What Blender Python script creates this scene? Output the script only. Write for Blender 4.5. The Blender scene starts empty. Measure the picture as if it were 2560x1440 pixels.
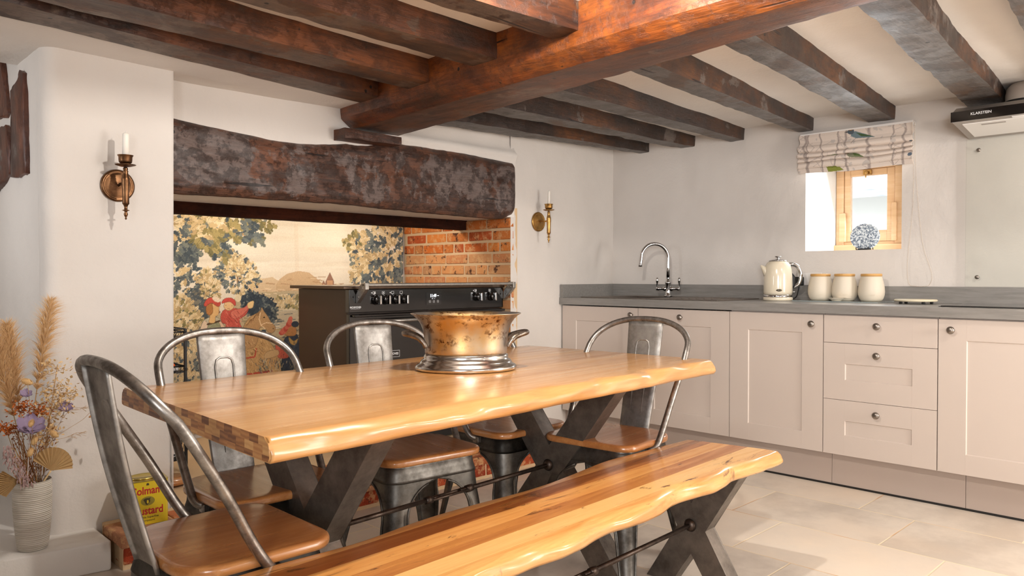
import bpy, bmesh, math, random
import numpy as np
from mathutils import Vector, Matrix, noise

C = bpy.context.scene
COL = C.collection
PI = math.pi
rnd = random.Random(7)

# ---------------------------------------------------------------- camera, world, light, exposure
cam_data = bpy.data.cameras.new('camera')
cam_data.sensor_width = 36.0
cam_data.lens = 26.90
cam_data.clip_start = 0.05
cam = bpy.data.objects.new('camera', cam_data)
COL.objects.link(cam)
_a = math.radians(45.1); _p = math.atan(30 / 1913)
fwd = Vector((math.cos(_a) * math.cos(_p), math.sin(_a) * math.cos(_p), -math.sin(_p)))
cam.location = (0, 0, 1.054)
cam.rotation_euler = fwd.to_track_quat('-Z', 'Y').to_euler()
C.camera = cam

world = bpy.data.worlds.new('world'); C.world = world; world.use_nodes = True
wb = world.node_tree.nodes['Background']
wb.inputs[0].default_value = (0.93, 0.96, 1.0, 1); wb.inputs[1].default_value = 3.0

def area(name, loc, target, sx, sy, power, color, spread=None):
    l = bpy.data.lights.new(name, 'AREA'); l.shape = 'RECTANGLE'; l.size = sx; l.size_y = sy
    l.energy = power; l.color = color
    if spread: l.spread = math.radians(spread)
    o = bpy.data.objects.new(name, l); COL.objects.link(o)
    o.location = loc
    o.rotation_euler = (Vector(target) - Vector(loc)).to_track_quat('-Z', 'Y').to_euler()
    return o

def bulb(name, loc, power, color, radius=0.04, spot=None, target=None, blend=0.5):
    l = bpy.data.lights.new(name, 'SPOT' if spot else 'POINT')
    l.energy = power; l.color = color; l.shadow_soft_size = radius
    if spot: l.spot_size = math.radians(spot); l.spot_blend = blend
    o = bpy.data.objects.new(name, l); COL.objects.link(o); o.location = loc
    if target: o.rotation_euler = (Vector(target) - Vector(loc)).to_track_quat('-Z', 'Y').to_euler()
    return o

# added area fills for assumed daylight; the walls behind the camera have no openings
area('assumed_rear_fill', (0.7, -1.80, 1.25), (1.6, 2.0, 1.0), 1.3, 1.0, 17, (1.0, 0.97, 0.93))
area('assumed_side_fill', (-1.35, -0.7, 1.35), (4.4, 2.6, 1.3), 1.2, 0.9, 34, (0.97, 0.98, 1.0), 75)
area('added_right_fill', (3.3, -1.80, 1.1), (3.4, 2.5, 1.35), 0.9, 1.5, 58, (1.0, 0.98, 0.96))
area('alcove_fill', (-1.30, 2.95, 1.45), (0.757, 3.6, 1.35), 0.5, 0.7, 5, (0.96, 0.98, 1.0), 70)  # added unseen light, brightens the left side of the pier
# daylight entering by the small kitchen window
area('kitchen_window_daylight', (4.72, 1.74, 1.50), (2.6, 2.0, 0.7), 0.22, 0.34, 6, (0.9, 0.96, 1.0))
# assumed ceiling lights: one over the table, two towards the rear of the room
bulb('assumed_ceiling_light', (1.42, 1.30, 1.93), 84, (1.0, 0.935, 0.86), 0.028)
bulb('assumed_ceiling_light', (1.90, -1.30, 1.88), 26, (1.0, 0.94, 0.87), 0.06)
bulb('assumed_ceiling_light', (3.0, 0.05, 1.90), 22, (1.0, 0.94, 0.87), 0.05)
# added fill bulbs out of view, put in to brighten ceiling and window wall
bulb('added_fill_bulb', (3.35, -0.95, 1.15), 58, (1.0, 0.945, 0.88), 0.12)
bulb('added_fill_bulb', (0.3, -1.25, 1.10), 9, (1.0, 0.95, 0.90), 0.12)
# assumed warm lamps, unseen inside the fireplace, behind the inner lintel
bulb('assumed_fireplace_lamp', (1.95, 3.90, 1.43), 8, (1.0, 0.91, 0.78), 0.02)
bulb('assumed_fireplace_lamp', (2.70, 3.90, 1.43), 7.5, (1.0, 0.91, 0.78), 0.02)

C.view_settings.view_transform = 'Standard'
C.view_settings.look = 'None'
C.view_settings.exposure = -0.24
C.view_settings.gamma = 1.0
C.view_settings.use_curve_mapping = False

# ---------------------------------------------------------------- materials
def lin(c):
    out = []
    for v in c[:3]:
        v = v / 255.0
        out.append(v / 12.92 if v <= 0.04045 else ((v + 0.055) / 1.055) ** 2.4)
    return (out[0], out[1], out[2], 1.0)

class M:
    """small node helper"""
    def __init__(s, name, color=(200, 200, 200), rough=0.6, metal=0.0, coat=0.0, spec=0.5, coatr=0.1):
        s.m = bpy.data.materials.new(name); s.m.use_nodes = True
        s.t = s.m.node_tree; s.n = s.t.nodes; s.l = s.t.links
        s.b = s.n['Principled BSDF']
        s.b.inputs['Base Color'].default_value = lin(color)
        s.b.inputs['Roughness'].default_value = rough
        s.b.inputs['Metallic'].default_value = metal
        s.b.inputs['Coat Weight'].default_value = coat
        s.b.inputs['Coat Roughness'].default_value = coatr
        s.b.inputs['Specular IOR Level'].default_value = spec
        s._tc = None
    def set(s, sock, v):
        if isinstance(v, bpy.types.NodeSocket): s.l.new(v, sock)
        elif v is not None:
            sock.default_value = v
    @property
    def obj(s):
        if not s._tc: s._tc = s.n.new('ShaderNodeTexCoord')
        return s._tc.outputs['Object']
    def vec(s, scale=(1, 1, 1), loc=(0, 0, 0), rot=(0, 0, 0), src=None):
        n = s.n.new('ShaderNodeMapping'); s.l.new(src or s.obj, n.inputs[0])
        n.inputs['Scale'].default_value = scale; n.inputs['Location'].default_value = loc
        n.inputs['Rotation'].default_value = rot
        return n.outputs[0]
    def noise(s, vec=None, scale=5, detail=4, rough=0.55, dist=0.0):
        n = s.n.new('ShaderNodeTexNoise'); s.l.new(vec or s.obj, n.inputs['Vector'])
        n.inputs['Scale'].default_value = scale; n.inputs['Detail'].default_value = detail
        n.inputs['Roughness'].default_value = rough; n.inputs['Distortion'].default_value = dist
        return n.outputs['Fac']
    def voro(s, vec=None, scale=5, out='Distance', feature='F1'):
        n = s.n.new('ShaderNodeTexVoronoi'); n.feature = feature
        s.l.new(vec or s.obj, n.inputs['Vector']); n.inputs['Scale'].default_value = scale
        return n.outputs[out]
    def wave(s, vec=None, scale=5, dist=2, detail=2, dscale=1.0, bands='BANDS', d='Z'):
        n = s.n.new('ShaderNodeTexWave'); s.l.new(vec or s.obj, n.inputs['Vector'])
        n.bands_direction = d
        n.inputs['Scale'].default_value = scale; n.inputs['Distortion'].default_value = dist
        n.inputs['Detail'].default_value = detail; n.inputs['Detail Scale'].default_value = dscale
        return n.outputs['Fac']
    def ramp(s, fac, stops, lin_=True):
        n = s.n.new('ShaderNodeValToRGB'); s.l.new(fac, n.inputs[0])
        cr = n.color_ramp
        while len(cr.elements) < len(stops): cr.elements.new(0.5)
        for e, (p, c) in zip(cr.elements, stops):
            e.position = p
            e.color = lin(c) if isinstance(c, tuple) else (c, c, c, 1)
        if not lin_: cr.interpolation = 'CONSTANT'
        return n.outputs[0]
    def mix(s, fac, a, b, blend='MIX'):
        n = s.n.new('ShaderNodeMix'); n.data_type = 'RGBA'; n.blend_type = blend
        s.set(n.inputs[0], fac)
        for i, v in ((6, a), (7, b)):
            if isinstance(v, tuple): v = lin(v)
            s.set(n.inputs[i], v)
        return n.outputs[2]
    def math(s, op, a, b=0.0, c=None):
        n = s.n.new('ShaderNodeMath'); n.operation = op
        s.set(n.inputs[0], a); s.set(n.inputs[1], b)
        if c is not None: s.set(n.inputs[2], c)
        return n.outputs[0]
    def sep(s, v=None):
        n = s.n.new('ShaderNodeSeparateXYZ'); s.l.new(v or s.obj, n.inputs[0]); return n.outputs
    def comb(s, x, y, z):
        n = s.n.new('ShaderNodeCombineXYZ')
        for i, v in enumerate((x, y, z)): s.set(n.inputs[i], v)
        return n.outputs[0]
    def white(s, w):
        n = s.n.new('ShaderNodeTexWhiteNoise'); n.noise_dimensions = '1D'; s.l.new(w, n.inputs['W']); return n.outputs['Value']
    def attr(s, name):
        n = s.n.new('ShaderNodeAttribute'); n.attribute_name = name; return n.outputs['Color']
    def color(s, v): s.set(s.b.inputs['Base Color'], v); return s
    def roughness(s, v): s.set(s.b.inputs['Roughness'], v); return s
    def metallic(s, v): s.set(s.b.inputs['Metallic'], v); return s
    def bump(s, h, strength=0.3, dist=0.01):
        n = s.n.new('ShaderNodeBump'); s.l.new(h, n.inputs['Height'])
        n.inputs['Strength'].default_value = strength; n.inputs['Distance'].default_value = dist
        s.l.new(n.outputs[0], s.b.inputs['Normal']); return s

def plain(name, c, rough=0.6, metal=0.0, **k): return M(name, c, rough, metal, **k).m

def mat_plaster(name, c, amp=0.35, rough=0.85):
    m = M(name, c, rough, spec=0.3)
    n1 = m.noise(scale=9, detail=6, rough=0.6); n2 = m.noise(scale=70, detail=3)
    n3 = m.noise(scale=1.6, detail=3)
    d = tuple(int(v * 0.955) for v in c)
    m.color(m.mix(m.ramp(n3, [(0.35, 0.0), (0.7, 1.0)]), c, d))
    h = m.math('ADD', n1, m.math('MULTIPLY', n2, 0.22))
    m.bump(h, amp, 0.012)
    return m.m

def mat_beam(name, cols, axis=0, grey=0.0, coat=0.25, rough=0.45, bias=0.5, band=None, greyc=((118, 106, 98), (84, 74, 68)), bumpk=1.0, mott=0.35):
    """old oak: cols = (dark, mid, warm); grey = share of grey patches; band = (z centre, half height) of a worn face"""
    m = M(name, cols[1], rough, coat=coat, coatr=0.35)
    st = [16, 16, 16]; st[axis] = 1.3
    fi = [60, 60, 60]; fi[axis] = 4.0
    g = m.noise(m.vec(tuple(st)), scale=1.9, detail=8, rough=0.66, dist=0.35)
    fine = m.noise(m.vec(tuple(fi)), scale=2.0, detail=5, rough=0.7)
    big = m.noise(m.vec(tuple(1.0 if k != axis else 0.5 for k in range(3))), scale=4.0, detail=6, rough=0.62)
    col = m.mix(m.ramp(g, [(0.38, 0.0), (0.62, 1.0)]), cols[0], cols[1])
    col = m.mix(m.ramp(big, [(bias - 0.08, 0.0), (bias + 0.16, 1.0)]), col, cols[2])
    col = m.mix(m.math('MULTIPLY', m.ramp(fine, [(0.45, 0.0), (0.66, 1.0)]), 0.5), col, cols[0])
    spk = m.noise(scale=34, detail=6, rough=0.75)
    if grey > 0:
        pt = m.noise(scale=4.2, detail=10, rough=0.66, dist=0.2)
        if band:
            s = m.sep(); bz = m.math('DIVIDE', m.math('ABSOLUTE', m.math('SUBTRACT', s[2], band[0])), band[1])
            pt = m.math('SUBTRACT', pt, m.math('MULTIPLY', m.math('POWER', bz, 3.0), 0.22))
        msk = m.ramp(pt, [(0.62 - grey * 0.28, 0.0), (0.64 - grey * 0.28, 1.0)])
        gt = m.mix(m.ramp(m.math('ADD', m.math('MULTIPLY', fine, 0.6), m.math('MULTIPLY', spk, 0.4)), [(0.35, 0.0), (0.65, 1.0)]), greyc[0], greyc[1])
        col = m.mix(m.math('MULTIPLY', msk, 0.88), col, gt)
    mo = m.noise(scale=15, detail=9, rough=0.72)
    col = m.mix(m.math('MULTIPLY', m.ramp(mo, [(0.48, 0.0), (0.60, 1.0)]), mott), col, cols[0])
    col = m.mix(m.ramp(spk, [(0.63, 0.0), (0.69, 1.0)]), col, (40, 24, 16))
    holes = m.ramp(m.voro(scale=7), [(0.045, 0.0), (0.06, 1.0)])
    col = m.mix(holes, (28, 16, 12), col)
    ck = [26, 26, 26]; ck[axis] = 1.1
    crack = m.ramp(m.noise(m.vec(tuple(ck)), scale=1.3, detail=2, rough=0.4), [(0.255, 0.0), (0.28, 1.0)])
    col = m.mix(crack, (36, 20, 14), col)
    m.color(col)
    h = m.math('ADD', m.math('MULTIPLY', fine, 0.45), m.math('ADD', m.math('MULTIPLY', m.math('ADD', crack, holes), 0.5), m.math('ADD', m.math('MULTIPLY', m.noise(scale=9, detail=8, rough=0.62), 0.9), m.math('MULTIPLY', g, 0.4))))
    m.roughness(m.ramp(big, [(0.3, rough - 0.06), (0.7, rough + 0.2)]))
    h = m.math('SUBTRACT', h, m.math('MULTIPLY', m.ramp(mo, [(0.50, 0.0), (0.60, 1.0)]), 0.25))
    m.bump(h, min(1.0, 0.75 * bumpk), 0.010 * bumpk)
    return m.m

def mat_wood(name, w, light, mid, dark, seed=0.0, coat=0.6, contrast=1.0, rough=0.33, knots=0.72, axis='X', off=0.0):
    """glued staves running along local X, w = stave width"""
    m = M(name, mid, rough, coat=coat, coatr=0.15)
    s = m.sep(); x, y, z = (s[0], s[1], s[2]) if axis == 'X' else (s[1], s[0], s[2])
    wob = m.math('MULTIPLY', m.noise(m.comb(x, y, z), scale=1.5, detail=1), 0.0)
    idx = m.math('FLOOR', m.math('DIVIDE', m.math('ADD', y, off), w))
    r = m.white(m.math('ADD', idx, seed))
    sh = m.math('MULTIPLY', r, 37.0)
    v = m.comb(m.math('MULTIPLY', m.math('ADD', x, sh), 1.3), m.math('MULTIPLY', y, 17.0), m.math('MULTIPLY', z, 17.0))
    g = m.noise(v, scale=1.5, detail=8, rough=0.6, dist=0.9)
    fine = m.noise(m.comb(m.math('MULTIPLY', m.math('ADD', x, sh), 5.0), m.math('MULTIPLY', y, 130.0), m.math('MULTIPLY', z, 130.0)), scale=2.0, detail=3)
    tone = m.math('ADD', m.math('MULTIPLY', m.math('SUBTRACT', r, 0.5), 0.85 * contrast), m.math('ADD', m.math('MULTIPLY', g, 0.75), m.math('MULTIPLY', fine, 0.25)))
    col = m.ramp(tone, [(0.18, light), (0.5, mid), (0.92, dark)])
    kn = m.noise(m.comb(m.math('MULTIPLY', m.math('ADD', x, sh), 4.5), m.math('MULTIPLY', y, 16.0), z), scale=1.0, detail=5, rough=0.7, dist=1.0)
    col = m.mix(m.ramp(kn, [(knots - 0.04, 0.0), (knots + 0.03, 1.0)]), col, tuple(int(c * 0.62) for c in dark))
    m.color(col)
    m.bump(m.math('ADD', m.math('MULTIPLY', fine, 0.4), g), 0.06, 0.004)
    m.roughness(m.ramp(g, [(0.3, rough - 0.06), (0.7, rough + 0.12)]))
    return m.m

def mat_metal(name, c, c2, rough=0.35, metal=0.9, sc=12):
    m = M(name, c, rough, metal)
    n = m.noise(scale=sc, detail=7, rough=0.68)
    m.color(m.mix(m.ramp(n, [(0.38, 0.0), (0.64, 1.0)]), c, c2))
    m.roughness(m.ramp(n, [(0.3, rough), (0.7, rough + 0.18)]))
    m.bump(m.noise(scale=60, detail=3), 0.06, 0.003)
    return m.m

WALL = mat_plaster('wall_plaster', (222, 215, 208))
CEIL = mat_plaster('ceiling_plaster', (234, 228, 221), 0.5)
REVEAL = mat_plaster('reveal_plaster', (232, 228, 222), 0.3)
JOIST_L = mat_beam('joist_stained', ((36, 18, 10), (82, 42, 19), (124, 68, 28)), 0, grey=0.10, coat=0.18, greyc=((100, 78, 60), (70, 50, 38)))
JOIST_LB = mat_beam('joist_stained_underside', ((50, 30, 20), (88, 62, 44), (124, 78, 42)), 0, grey=0.4, coat=0.15, greyc=((122, 102, 86), (88, 70, 58)))  # greyer tone for undersides of the left joists
JOIST_RB = mat_beam('joist_grey_underside', ((54, 44, 38), (86, 74, 66), (98, 72, 52)), 0, grey=0.6, coat=0.15, greyc=((116, 109, 104), (76, 70, 67)))  # grey tone, only on undersides of the right joists
MAIN_B = mat_beam('main_beam_underside', ((58, 32, 20), (104, 68, 44), (134, 80, 42)), 1, grey=0.22, greyc=((126, 100, 80), (90, 68, 52)))  # underside of the main beam, greyer than its sides
JOIST_R = mat_beam('joist_worn', ((30, 18, 12), (62, 38, 24), (116, 70, 34)), 0, grey=0.12, bias=0.56, coat=0.15)
MAIN = mat_beam('main_beam_oak', ((54, 22, 8), (118, 56, 20), (166, 92, 34)), 1, grey=0.0, coat=0.45, rough=0.34)
MANTEL = mat_beam('mantel_oak', ((50, 28, 18), (96, 56, 34), (122, 70, 38)), 0, grey=0.66, bias=0.55, coat=0.35, band=(1.575, 0.165), greyc=((122, 106, 100), (84, 68, 62)), bumpk=1.6, mott=0.7)
LINTEL = mat_beam('lintel_dark', ((30, 14, 9), (52, 25, 15), (66, 32, 18)), 0, coat=0.0, rough=0.8); LINTEL.node_tree.nodes['Principled BSDF'].inputs['Specular IOR Level'].default_value = 0.12
TIMBER = mat_beam('stud_oak', ((58, 24, 14), (96, 46, 26), (120, 70, 44)), 2, grey=0.2)
OAK_TABLE = mat_wood('oak_table', 0.078, (212, 162, 104), (192, 138, 80), (152, 96, 48), 3.0, contrast=0.35, rough=0.30)
OAK_BENCH = mat_wood('oak_bench', 0.064, (230, 182, 114), (206, 144, 76), (152, 86, 38), 14.0, contrast=0.95, rough=0.30, knots=0.635)
SEATWOOD = mat_wood('seat_wood', 0.5, (200, 142, 86), (170, 110, 60), (126, 72, 34), 5.0, contrast=0.2, rough=0.28, knots=0.9)
GUN = mat_metal('chair_steel', (118, 114, 108), (76, 72, 67), 0.36, 0.9)
PANEL = mat_metal('chair_panel_steel', (172, 169, 164), (128, 124, 119), 0.42, 0.92, 14)
TUBE = mat_metal('chair_tube_steel', (166, 161, 155), (112, 106, 100), 0.30, 0.93, 30)
LEGM = mat_metal('table_leg_steel', (134, 126, 118), (94, 87, 80), 0.38, 0.8, 9)
ROD = mat_metal('rod_steel', (92, 80, 72), (60, 50, 44), 0.32, 0.9, 25)
BRASS = mat_metal('aged_brass', (124, 90, 62), (78, 52, 34), 0.30, 0.95, 20)
BRASS2 = mat_metal('bright_brass', (186, 146, 84), (140, 100, 56), 0.25, 0.95, 20)
CHROME = plain('chrome', (205, 205, 205), 0.09, 1.0)
STEEL = mat_metal('brushed_steel', (176, 172, 166), (150, 146, 140), 0.3, 0.95, 40)
NICKEL = mat_metal('knob_nickel', (158, 150, 142), (128, 120, 112), 0.26, 0.95, 60)
BLACK = plain('black_gloss', (14, 12, 12), 0.12, coat=0.5)
BLACKM = plain('black_matt', (20, 18, 17), 0.5)
WHITE = plain('white_satin', (232, 228, 224), 0.4)
def thin_glass(name, tint=(250, 252, 252), refl=0.12):
    """thin clear sheet: mostly see-through with a faint mirror"""
    m = bpy.data.materials.new(name); m.use_nodes = True; n = m.node_tree.nodes; l = m.node_tree.links
    n.remove(n['Principled BSDF']); out = n['Material Output']
    tr = n.new('ShaderNodeBsdfTransparent'); tr.inputs[0].default_value = lin(tint)
    gl_ = n.new('ShaderNodeBsdfGlossy'); gl_.inputs['Roughness'].default_value = 0.03
    lw = n.new('ShaderNodeLayerWeight'); lw.inputs[0].default_value = refl
    mx = n.new('ShaderNodeMixShader'); l.new(lw.outputs['Fresnel'], mx.inputs[0]); l.new(tr.outputs[0], mx.inputs[1]); l.new(gl_.outputs[0], mx.inputs[2])
    l.new(mx.outputs[0], out.inputs[0]); return m
def _cab():
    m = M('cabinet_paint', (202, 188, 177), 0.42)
    m.bump(m.noise(scale=130, detail=2), 0.05, 0.002); return m.m
CAB = _cab()
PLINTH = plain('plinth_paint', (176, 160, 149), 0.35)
def _wt():
    m = M('worktop_laminate', (136, 132, 126), 0.34, coat=0.15)
    g = m.noise(m.vec((30, 2.2, 30)), scale=2.4, detail=7, rough=0.6, dist=0.5)
    f = m.noise(m.vec((240, 18, 240)), scale=2.0, detail=2)
    m.color(m.ramp(m.math('ADD', m.math('MULTIPLY', g, 0.75), m.math('MULTIPLY', f, 0.25)), [(0.25, (118, 115, 111)), (0.75, (150, 146, 141))]))
    m.bump(f, 0.08, 0.002); return m.m
WORKTOP = _wt()
def _floor():
    m = M('floor_tiles', (224, 214, 200), 0.36, coat=0.1, coatr=0.3)
    s = m.sep()
    u = m.math('DIVIDE', m.math('SUBTRACT', s[0], 3.545), 0.424)
    row = m.math('FLOOR', u)
    v = m.math('DIVIDE', m.math('SUBTRACT', s[1], m.math('ADD', 1.335, m.math('MULTIPLY', row, 0.236))), 0.63)
    cl = m.math('FLOOR', v)
    fu = m.math('SUBTRACT', u, row); fv = m.math('SUBTRACT', v, cl)
    eu = m.math('MULTIPLY', m.math('MINIMUM', fu, m.math('SUBTRACT', 1.0, fu)), 0.424)
    ev = m.math('MULTIPLY', m.math('MINIMUM', fv, m.math('SUBTRACT', 1.0, fv)), 0.63)
    e = m.math('MINIMUM', eu, ev)
    g = m.ramp(m.math('MULTIPLY', e, 100.0), [(0.22, 0.0), (0.34, 1.0)])
    r = m.white(m.math('ADD', m.math('MULTIPLY', row, 7.31), cl))
    n = m.noise(scale=3.0, detail=7, rough=0.65)
    n2 = m.noise(scale=1.1, detail=3)
    c = m.ramp(m.math('ADD', m.math('MULTIPLY', n, 0.8), m.math('MULTIPLY', r, 0.2)), [(0.34, (194, 183, 170)), (0.5, (218, 207, 193)), (0.72, (230, 216, 198))])
    c = m.mix(m.math('MULTIPLY', m.ramp(n2, [(0.45, 0.0), (0.7, 1.0)]), 0.4), c, (222, 196, 168))
    gc = m.mix(m.ramp(m.noise(scale=3, detail=2), [(0.5, 0.0), (0.65, 1.0)]), (238, 222, 190), (208, 164, 118))
    m.color(m.mix(g, gc, c))
    m.bump(m.math('ADD', m.math('MULTIPLY', g, 0.6), m.math('MULTIPLY', n, 0.25)), 0.35, 0.004)
    return m.m
FLOOR = _floor()
def _vcol(name, rough=0.85, sc=420, strength=0.25, dist=0.003, sheen=0.0):
    m = M(name, (200, 200, 200), rough, spec=0.2)
    m.color(m.attr('paint'))
    m.bump(m.noise(scale=sc, detail=2), strength, dist)
    return m.m
def _brick():
    m = M('old_brick', (170, 90, 50), 0.85, spec=0.25)
    n = m.noise(scale=26, detail=6, rough=0.7); b = m.noise(scale=6, detail=3)
    c = m.mix(m.math('MULTIPLY', m.ramp(n, [(0.50, 0.0), (0.60, 1.0)]), 0.65), m.attr('paint'), (214, 170, 120))
    c = m.mix(m.ramp(m.noise(scale=15, detail=8, rough=0.78), [(0.56, 0.0), (0.62, 1.0)]), c, (78, 50, 38))
    m.color(c); m.bump(m.math('ADD', n, m.math('MULTIPLY', b, 0.8)), 0.8, 0.008)
    return m.m
BRICK = _brick()

# ---------------------------------------------------------------- object helpers
def put(name, me, mats, parent=None, world=False, smooth=None):
    o = bpy.data.objects.new(name, me); COL.objects.link(o)
    if not isinstance(mats, (list, tuple)): mats = [mats]
    for m in mats: me.materials.append(m)
    if smooth is not None:
        me.polygons.foreach_set('use_smooth', [smooth] * len(me.polygons))
    if parent:
        o.parent = parent
        if world: me.transform(wm(parent).inverted())
    return o

def wm(o):
    m = Matrix.LocRotScale(o.location, o.rotation_euler.to_quaternion(), o.scale)
    return wm(o.parent) @ m if o.parent else m

def obj(name, bm, mats, parent=None, world=False, smooth=None, auto=None):
    me = bpy.data.meshes.new(name)
    bmesh.ops.recalc_face_normals(bm, faces=bm.faces)
    if auto is not None:
        for f in bm.faces: f.smooth = True
        for e in bm.edges:
            if len(e.link_faces) == 2 and e.calc_face_angle(0) > math.radians(auto): e.smooth = False
        smooth = None
    bm.to_mesh(me); bm.free()
    return put(name, me, mats, parent, world, smooth)

def tag(o, label=None, cat=None, group=None, kind=None):
    if label: o['label'] = label
    if cat: o['category'] = cat
    if group: o['group'] = group
    if kind: o['kind'] = kind
    return o

def thing(name, label, cat, loc=(0, 0, 0), rz=0.0, group=None):
    o = bpy.data.objects.new(name, None); COL.objects.link(o)
    o.empty_display_size = 0.05
    o.location = loc; o.rotation_euler = (0, 0, rz)
    return tag(o, label, cat, group)

def struct(o): o['kind'] = 'structure'; return o

def copy_tree(src, parent=None):
    kids = [k for k in COL.objects if k.parent == src]
    c = src.copy(); COL.objects.link(c); c.parent = parent
    for k in kids: copy_tree(k, c)
    return c

def new(): return bmesh.new()

def box(bm, lo, hi, bev=0.0, seg=2, mi=0):
    x0, y0, z0 = lo; x1, y1, z1 = hi
    vs = [bm.verts.new(p) for p in ((x0, y0, z0), (x1, y0, z0), (x1, y1, z0), (x0, y1, z0), (x0, y0, z1), (x1, y0, z1), (x1, y1, z1), (x0, y1, z1))]
    fs = [bm.faces.new([vs[i] for i in q]) for q in ((3, 2, 1, 0), (4, 5, 6, 7), (0, 1, 5, 4), (1, 2, 6, 5), (2, 3, 7, 6), (3, 0, 4, 7))]
    for f in fs: f.material_index = mi
    if bev > 0:
        es = list({e for f in fs for e in f.edges})
        r = bmesh.ops.bevel(bm, geom=es, offset=bev, segments=seg, affect='EDGES', profile=0.5)
        for f in r['faces']: f.material_index = mi
    return bm

def hexa(bm, pts, bev=0.0, seg=2):
    """8 points: bottom loop 4, top loop 4"""
    vs = [bm.verts.new(p) for p in pts]
    fs = [bm.faces.new([vs[i] for i in q]) for q in ((3, 2, 1, 0), (4, 5, 6, 7), (0, 1, 5, 4), (1, 2, 6, 5), (2, 3, 7, 6), (3, 0, 4, 7))]
    if bev > 0:
        bmesh.ops.bevel(bm, geom=list({e for f in fs for e in f.edges}), offset=bev, segments=seg, affect='EDGES', profile=0.5)
    return bm

def tube(bm, pts, r, seg=10, closed=False, caps=True, flat=1.0):
    pts = [Vector(p) for p in pts]; n = len(pts)
    rs = r if isinstance(r, (list, tuple)) else [r] * n
    rings = []; up = None
    for i, p in enumerate(pts):
        if closed: t = pts[(i + 1) % n] - pts[i - 1]
        else: t = pts[min(i + 1, n - 1)] - pts[max(i - 1, 0)]
        t = t.normalized() if t.length > 1e-9 else Vector((0, 0, 1))
        if up is None:
            up = Vector((0, 0, 1)) if abs(t.z) < 0.9 else Vector((1, 0, 0))
        a = t.cross(up)
        if a.length < 1e-6: a = t.orthogonal()
        a.normalize(); b = a.cross(t).normalized(); up = b
        rings.append([bm.verts.new(p + (a * math.cos(2 * PI * k / seg) + b * math.sin(2 * PI * k / seg) * flat) * rs[i]) for k in range(seg)])
    m = n if closed else n - 1
    for i in range(m):
        A, B = rings[i], rings[(i + 1) % n]
        for k in range(seg):
            f = bm.faces.new((A[k], A[(k + 1) % seg], B[(k + 1) % seg], B[k])); f.smooth = True
    if caps and not closed:
        bm.faces.new(list(reversed(rings[0]))); bm.faces.new(rings[-1])
    return bm

def lathe(bm, prof, seg=32, sx=1.0, sy=1.0, axis='z', o=(0, 0, 0), capb=True, capt=True, rot=None):
    o = Vector(o); rings = []
    def P(r, a, h):
        if axis == 'z': v = Vector((r * math.cos(a) * sx, r * math.sin(a) * sy, h))
        elif axis == 'y': v = Vector((r * math.cos(a) * sx, -h, r * math.sin(a) * sy))
        else: v = Vector((h, r * math.cos(a) * sx, r * math.sin(a) * sy))
        if rot: v = rot @ v
        return o + v
    for r, h in prof:
        if r < 1e-6: rings.append([bm.verts.new(P(0, 0, h))])
        else: rings.append([bm.verts.new(P(r, 2 * PI * k / seg, h)) for k in range(seg)])
    for A, B in zip(rings[:-1], rings[1:]):
        if len(A) == 1 and len(B) == 1: continue
        for k in range(seg):
            k2 = (k + 1) % seg
            if len(A) == 1: f = bm.faces.new((A[0], B[k2], B[k]))
            elif len(B) == 1: f = bm.faces.new((A[k], A[k2], B[0]))
            else: f = bm.faces.new((A[k], A[k2], B[k2], B[k]))
            f.smooth = True
    if capb and len(rings[0]) > 1: bm.faces.new(list(reversed(rings[0])))
    if capt and len(rings[-1]) > 1: bm.faces.new(rings[-1])
    return bm

def prism(bm, poly, lo, hi, plane='xz', bev=0.0, seg=2):
    """extrude a 2D polygon; plane names its two axes, lo..hi on the third"""
    def P(a, b, c):
        return {'xz': (a, c, b), 'yz': (c, a, b), 'xy': (a, b, c)}[plane]
    A = [bm.verts.new(P(a, b, lo)) for a, b in poly]; B = [bm.verts.new(P(a, b, hi)) for a, b in poly]
    n = len(poly); fs = [bm.faces.new(list(reversed(A))), bm.faces.new(B)]
    for i in range(n): fs.append(bm.faces.new((A[i], A[(i + 1) % n], B[(i + 1) % n], B[i])))
    if bev > 0:
        bmesh.ops.bevel(bm, geom=list({e for f in fs for e in f.edges}), offset=bev, segments=seg, affect='EDGES', profile=0.5)
    return bm

def rrect(w, h, r, n=6, cx=0, cy=0):
    if not isinstance(r, (list, tuple)): r = [r] * 4
    out = []
    for i, (sx, sy) in enumerate(((1, 1), (-1, 1), (-1, -1), (1, -1))):
        rr = r[i]
        for k in range(n + 1):
            a = PI / 2 * (i + k / n)
            out.append((cx + sx * (w / 2 - rr) + rr * math.cos(a), cy + sy * (h / 2 - rr) + rr * math.sin(a)))
    return out

def smoothpath(pts, n=8):
    """Catmull-Rom through the points"""
    P = [Vector(p) for p in pts]; out = []
    for i in range(len(P) - 1):
        p0 = P[max(i - 1, 0)]; p1 = P[i]; p2 = P[i + 1]; p3 = P[min(i + 2, len(P) - 1)]
        for k in range(n):
            t = k / n
            out.append(0.5 * ((2 * p1) + (p2 - p0) * t + (2 * p0 - 5 * p1 + 4 * p2 - p3) * t * t + (3 * p1 - p0 - 3 * p2 + p3) * t ** 3))
    out.append(P[-1]); return out

def fb(p, s, o=3):
    v = 0; a = 1; t = 0
    for i in range(o):
        v += a * noise.noise(Vector(p) * s * (2 ** i)); t += a; a *= 0.5
    return v / t

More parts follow.
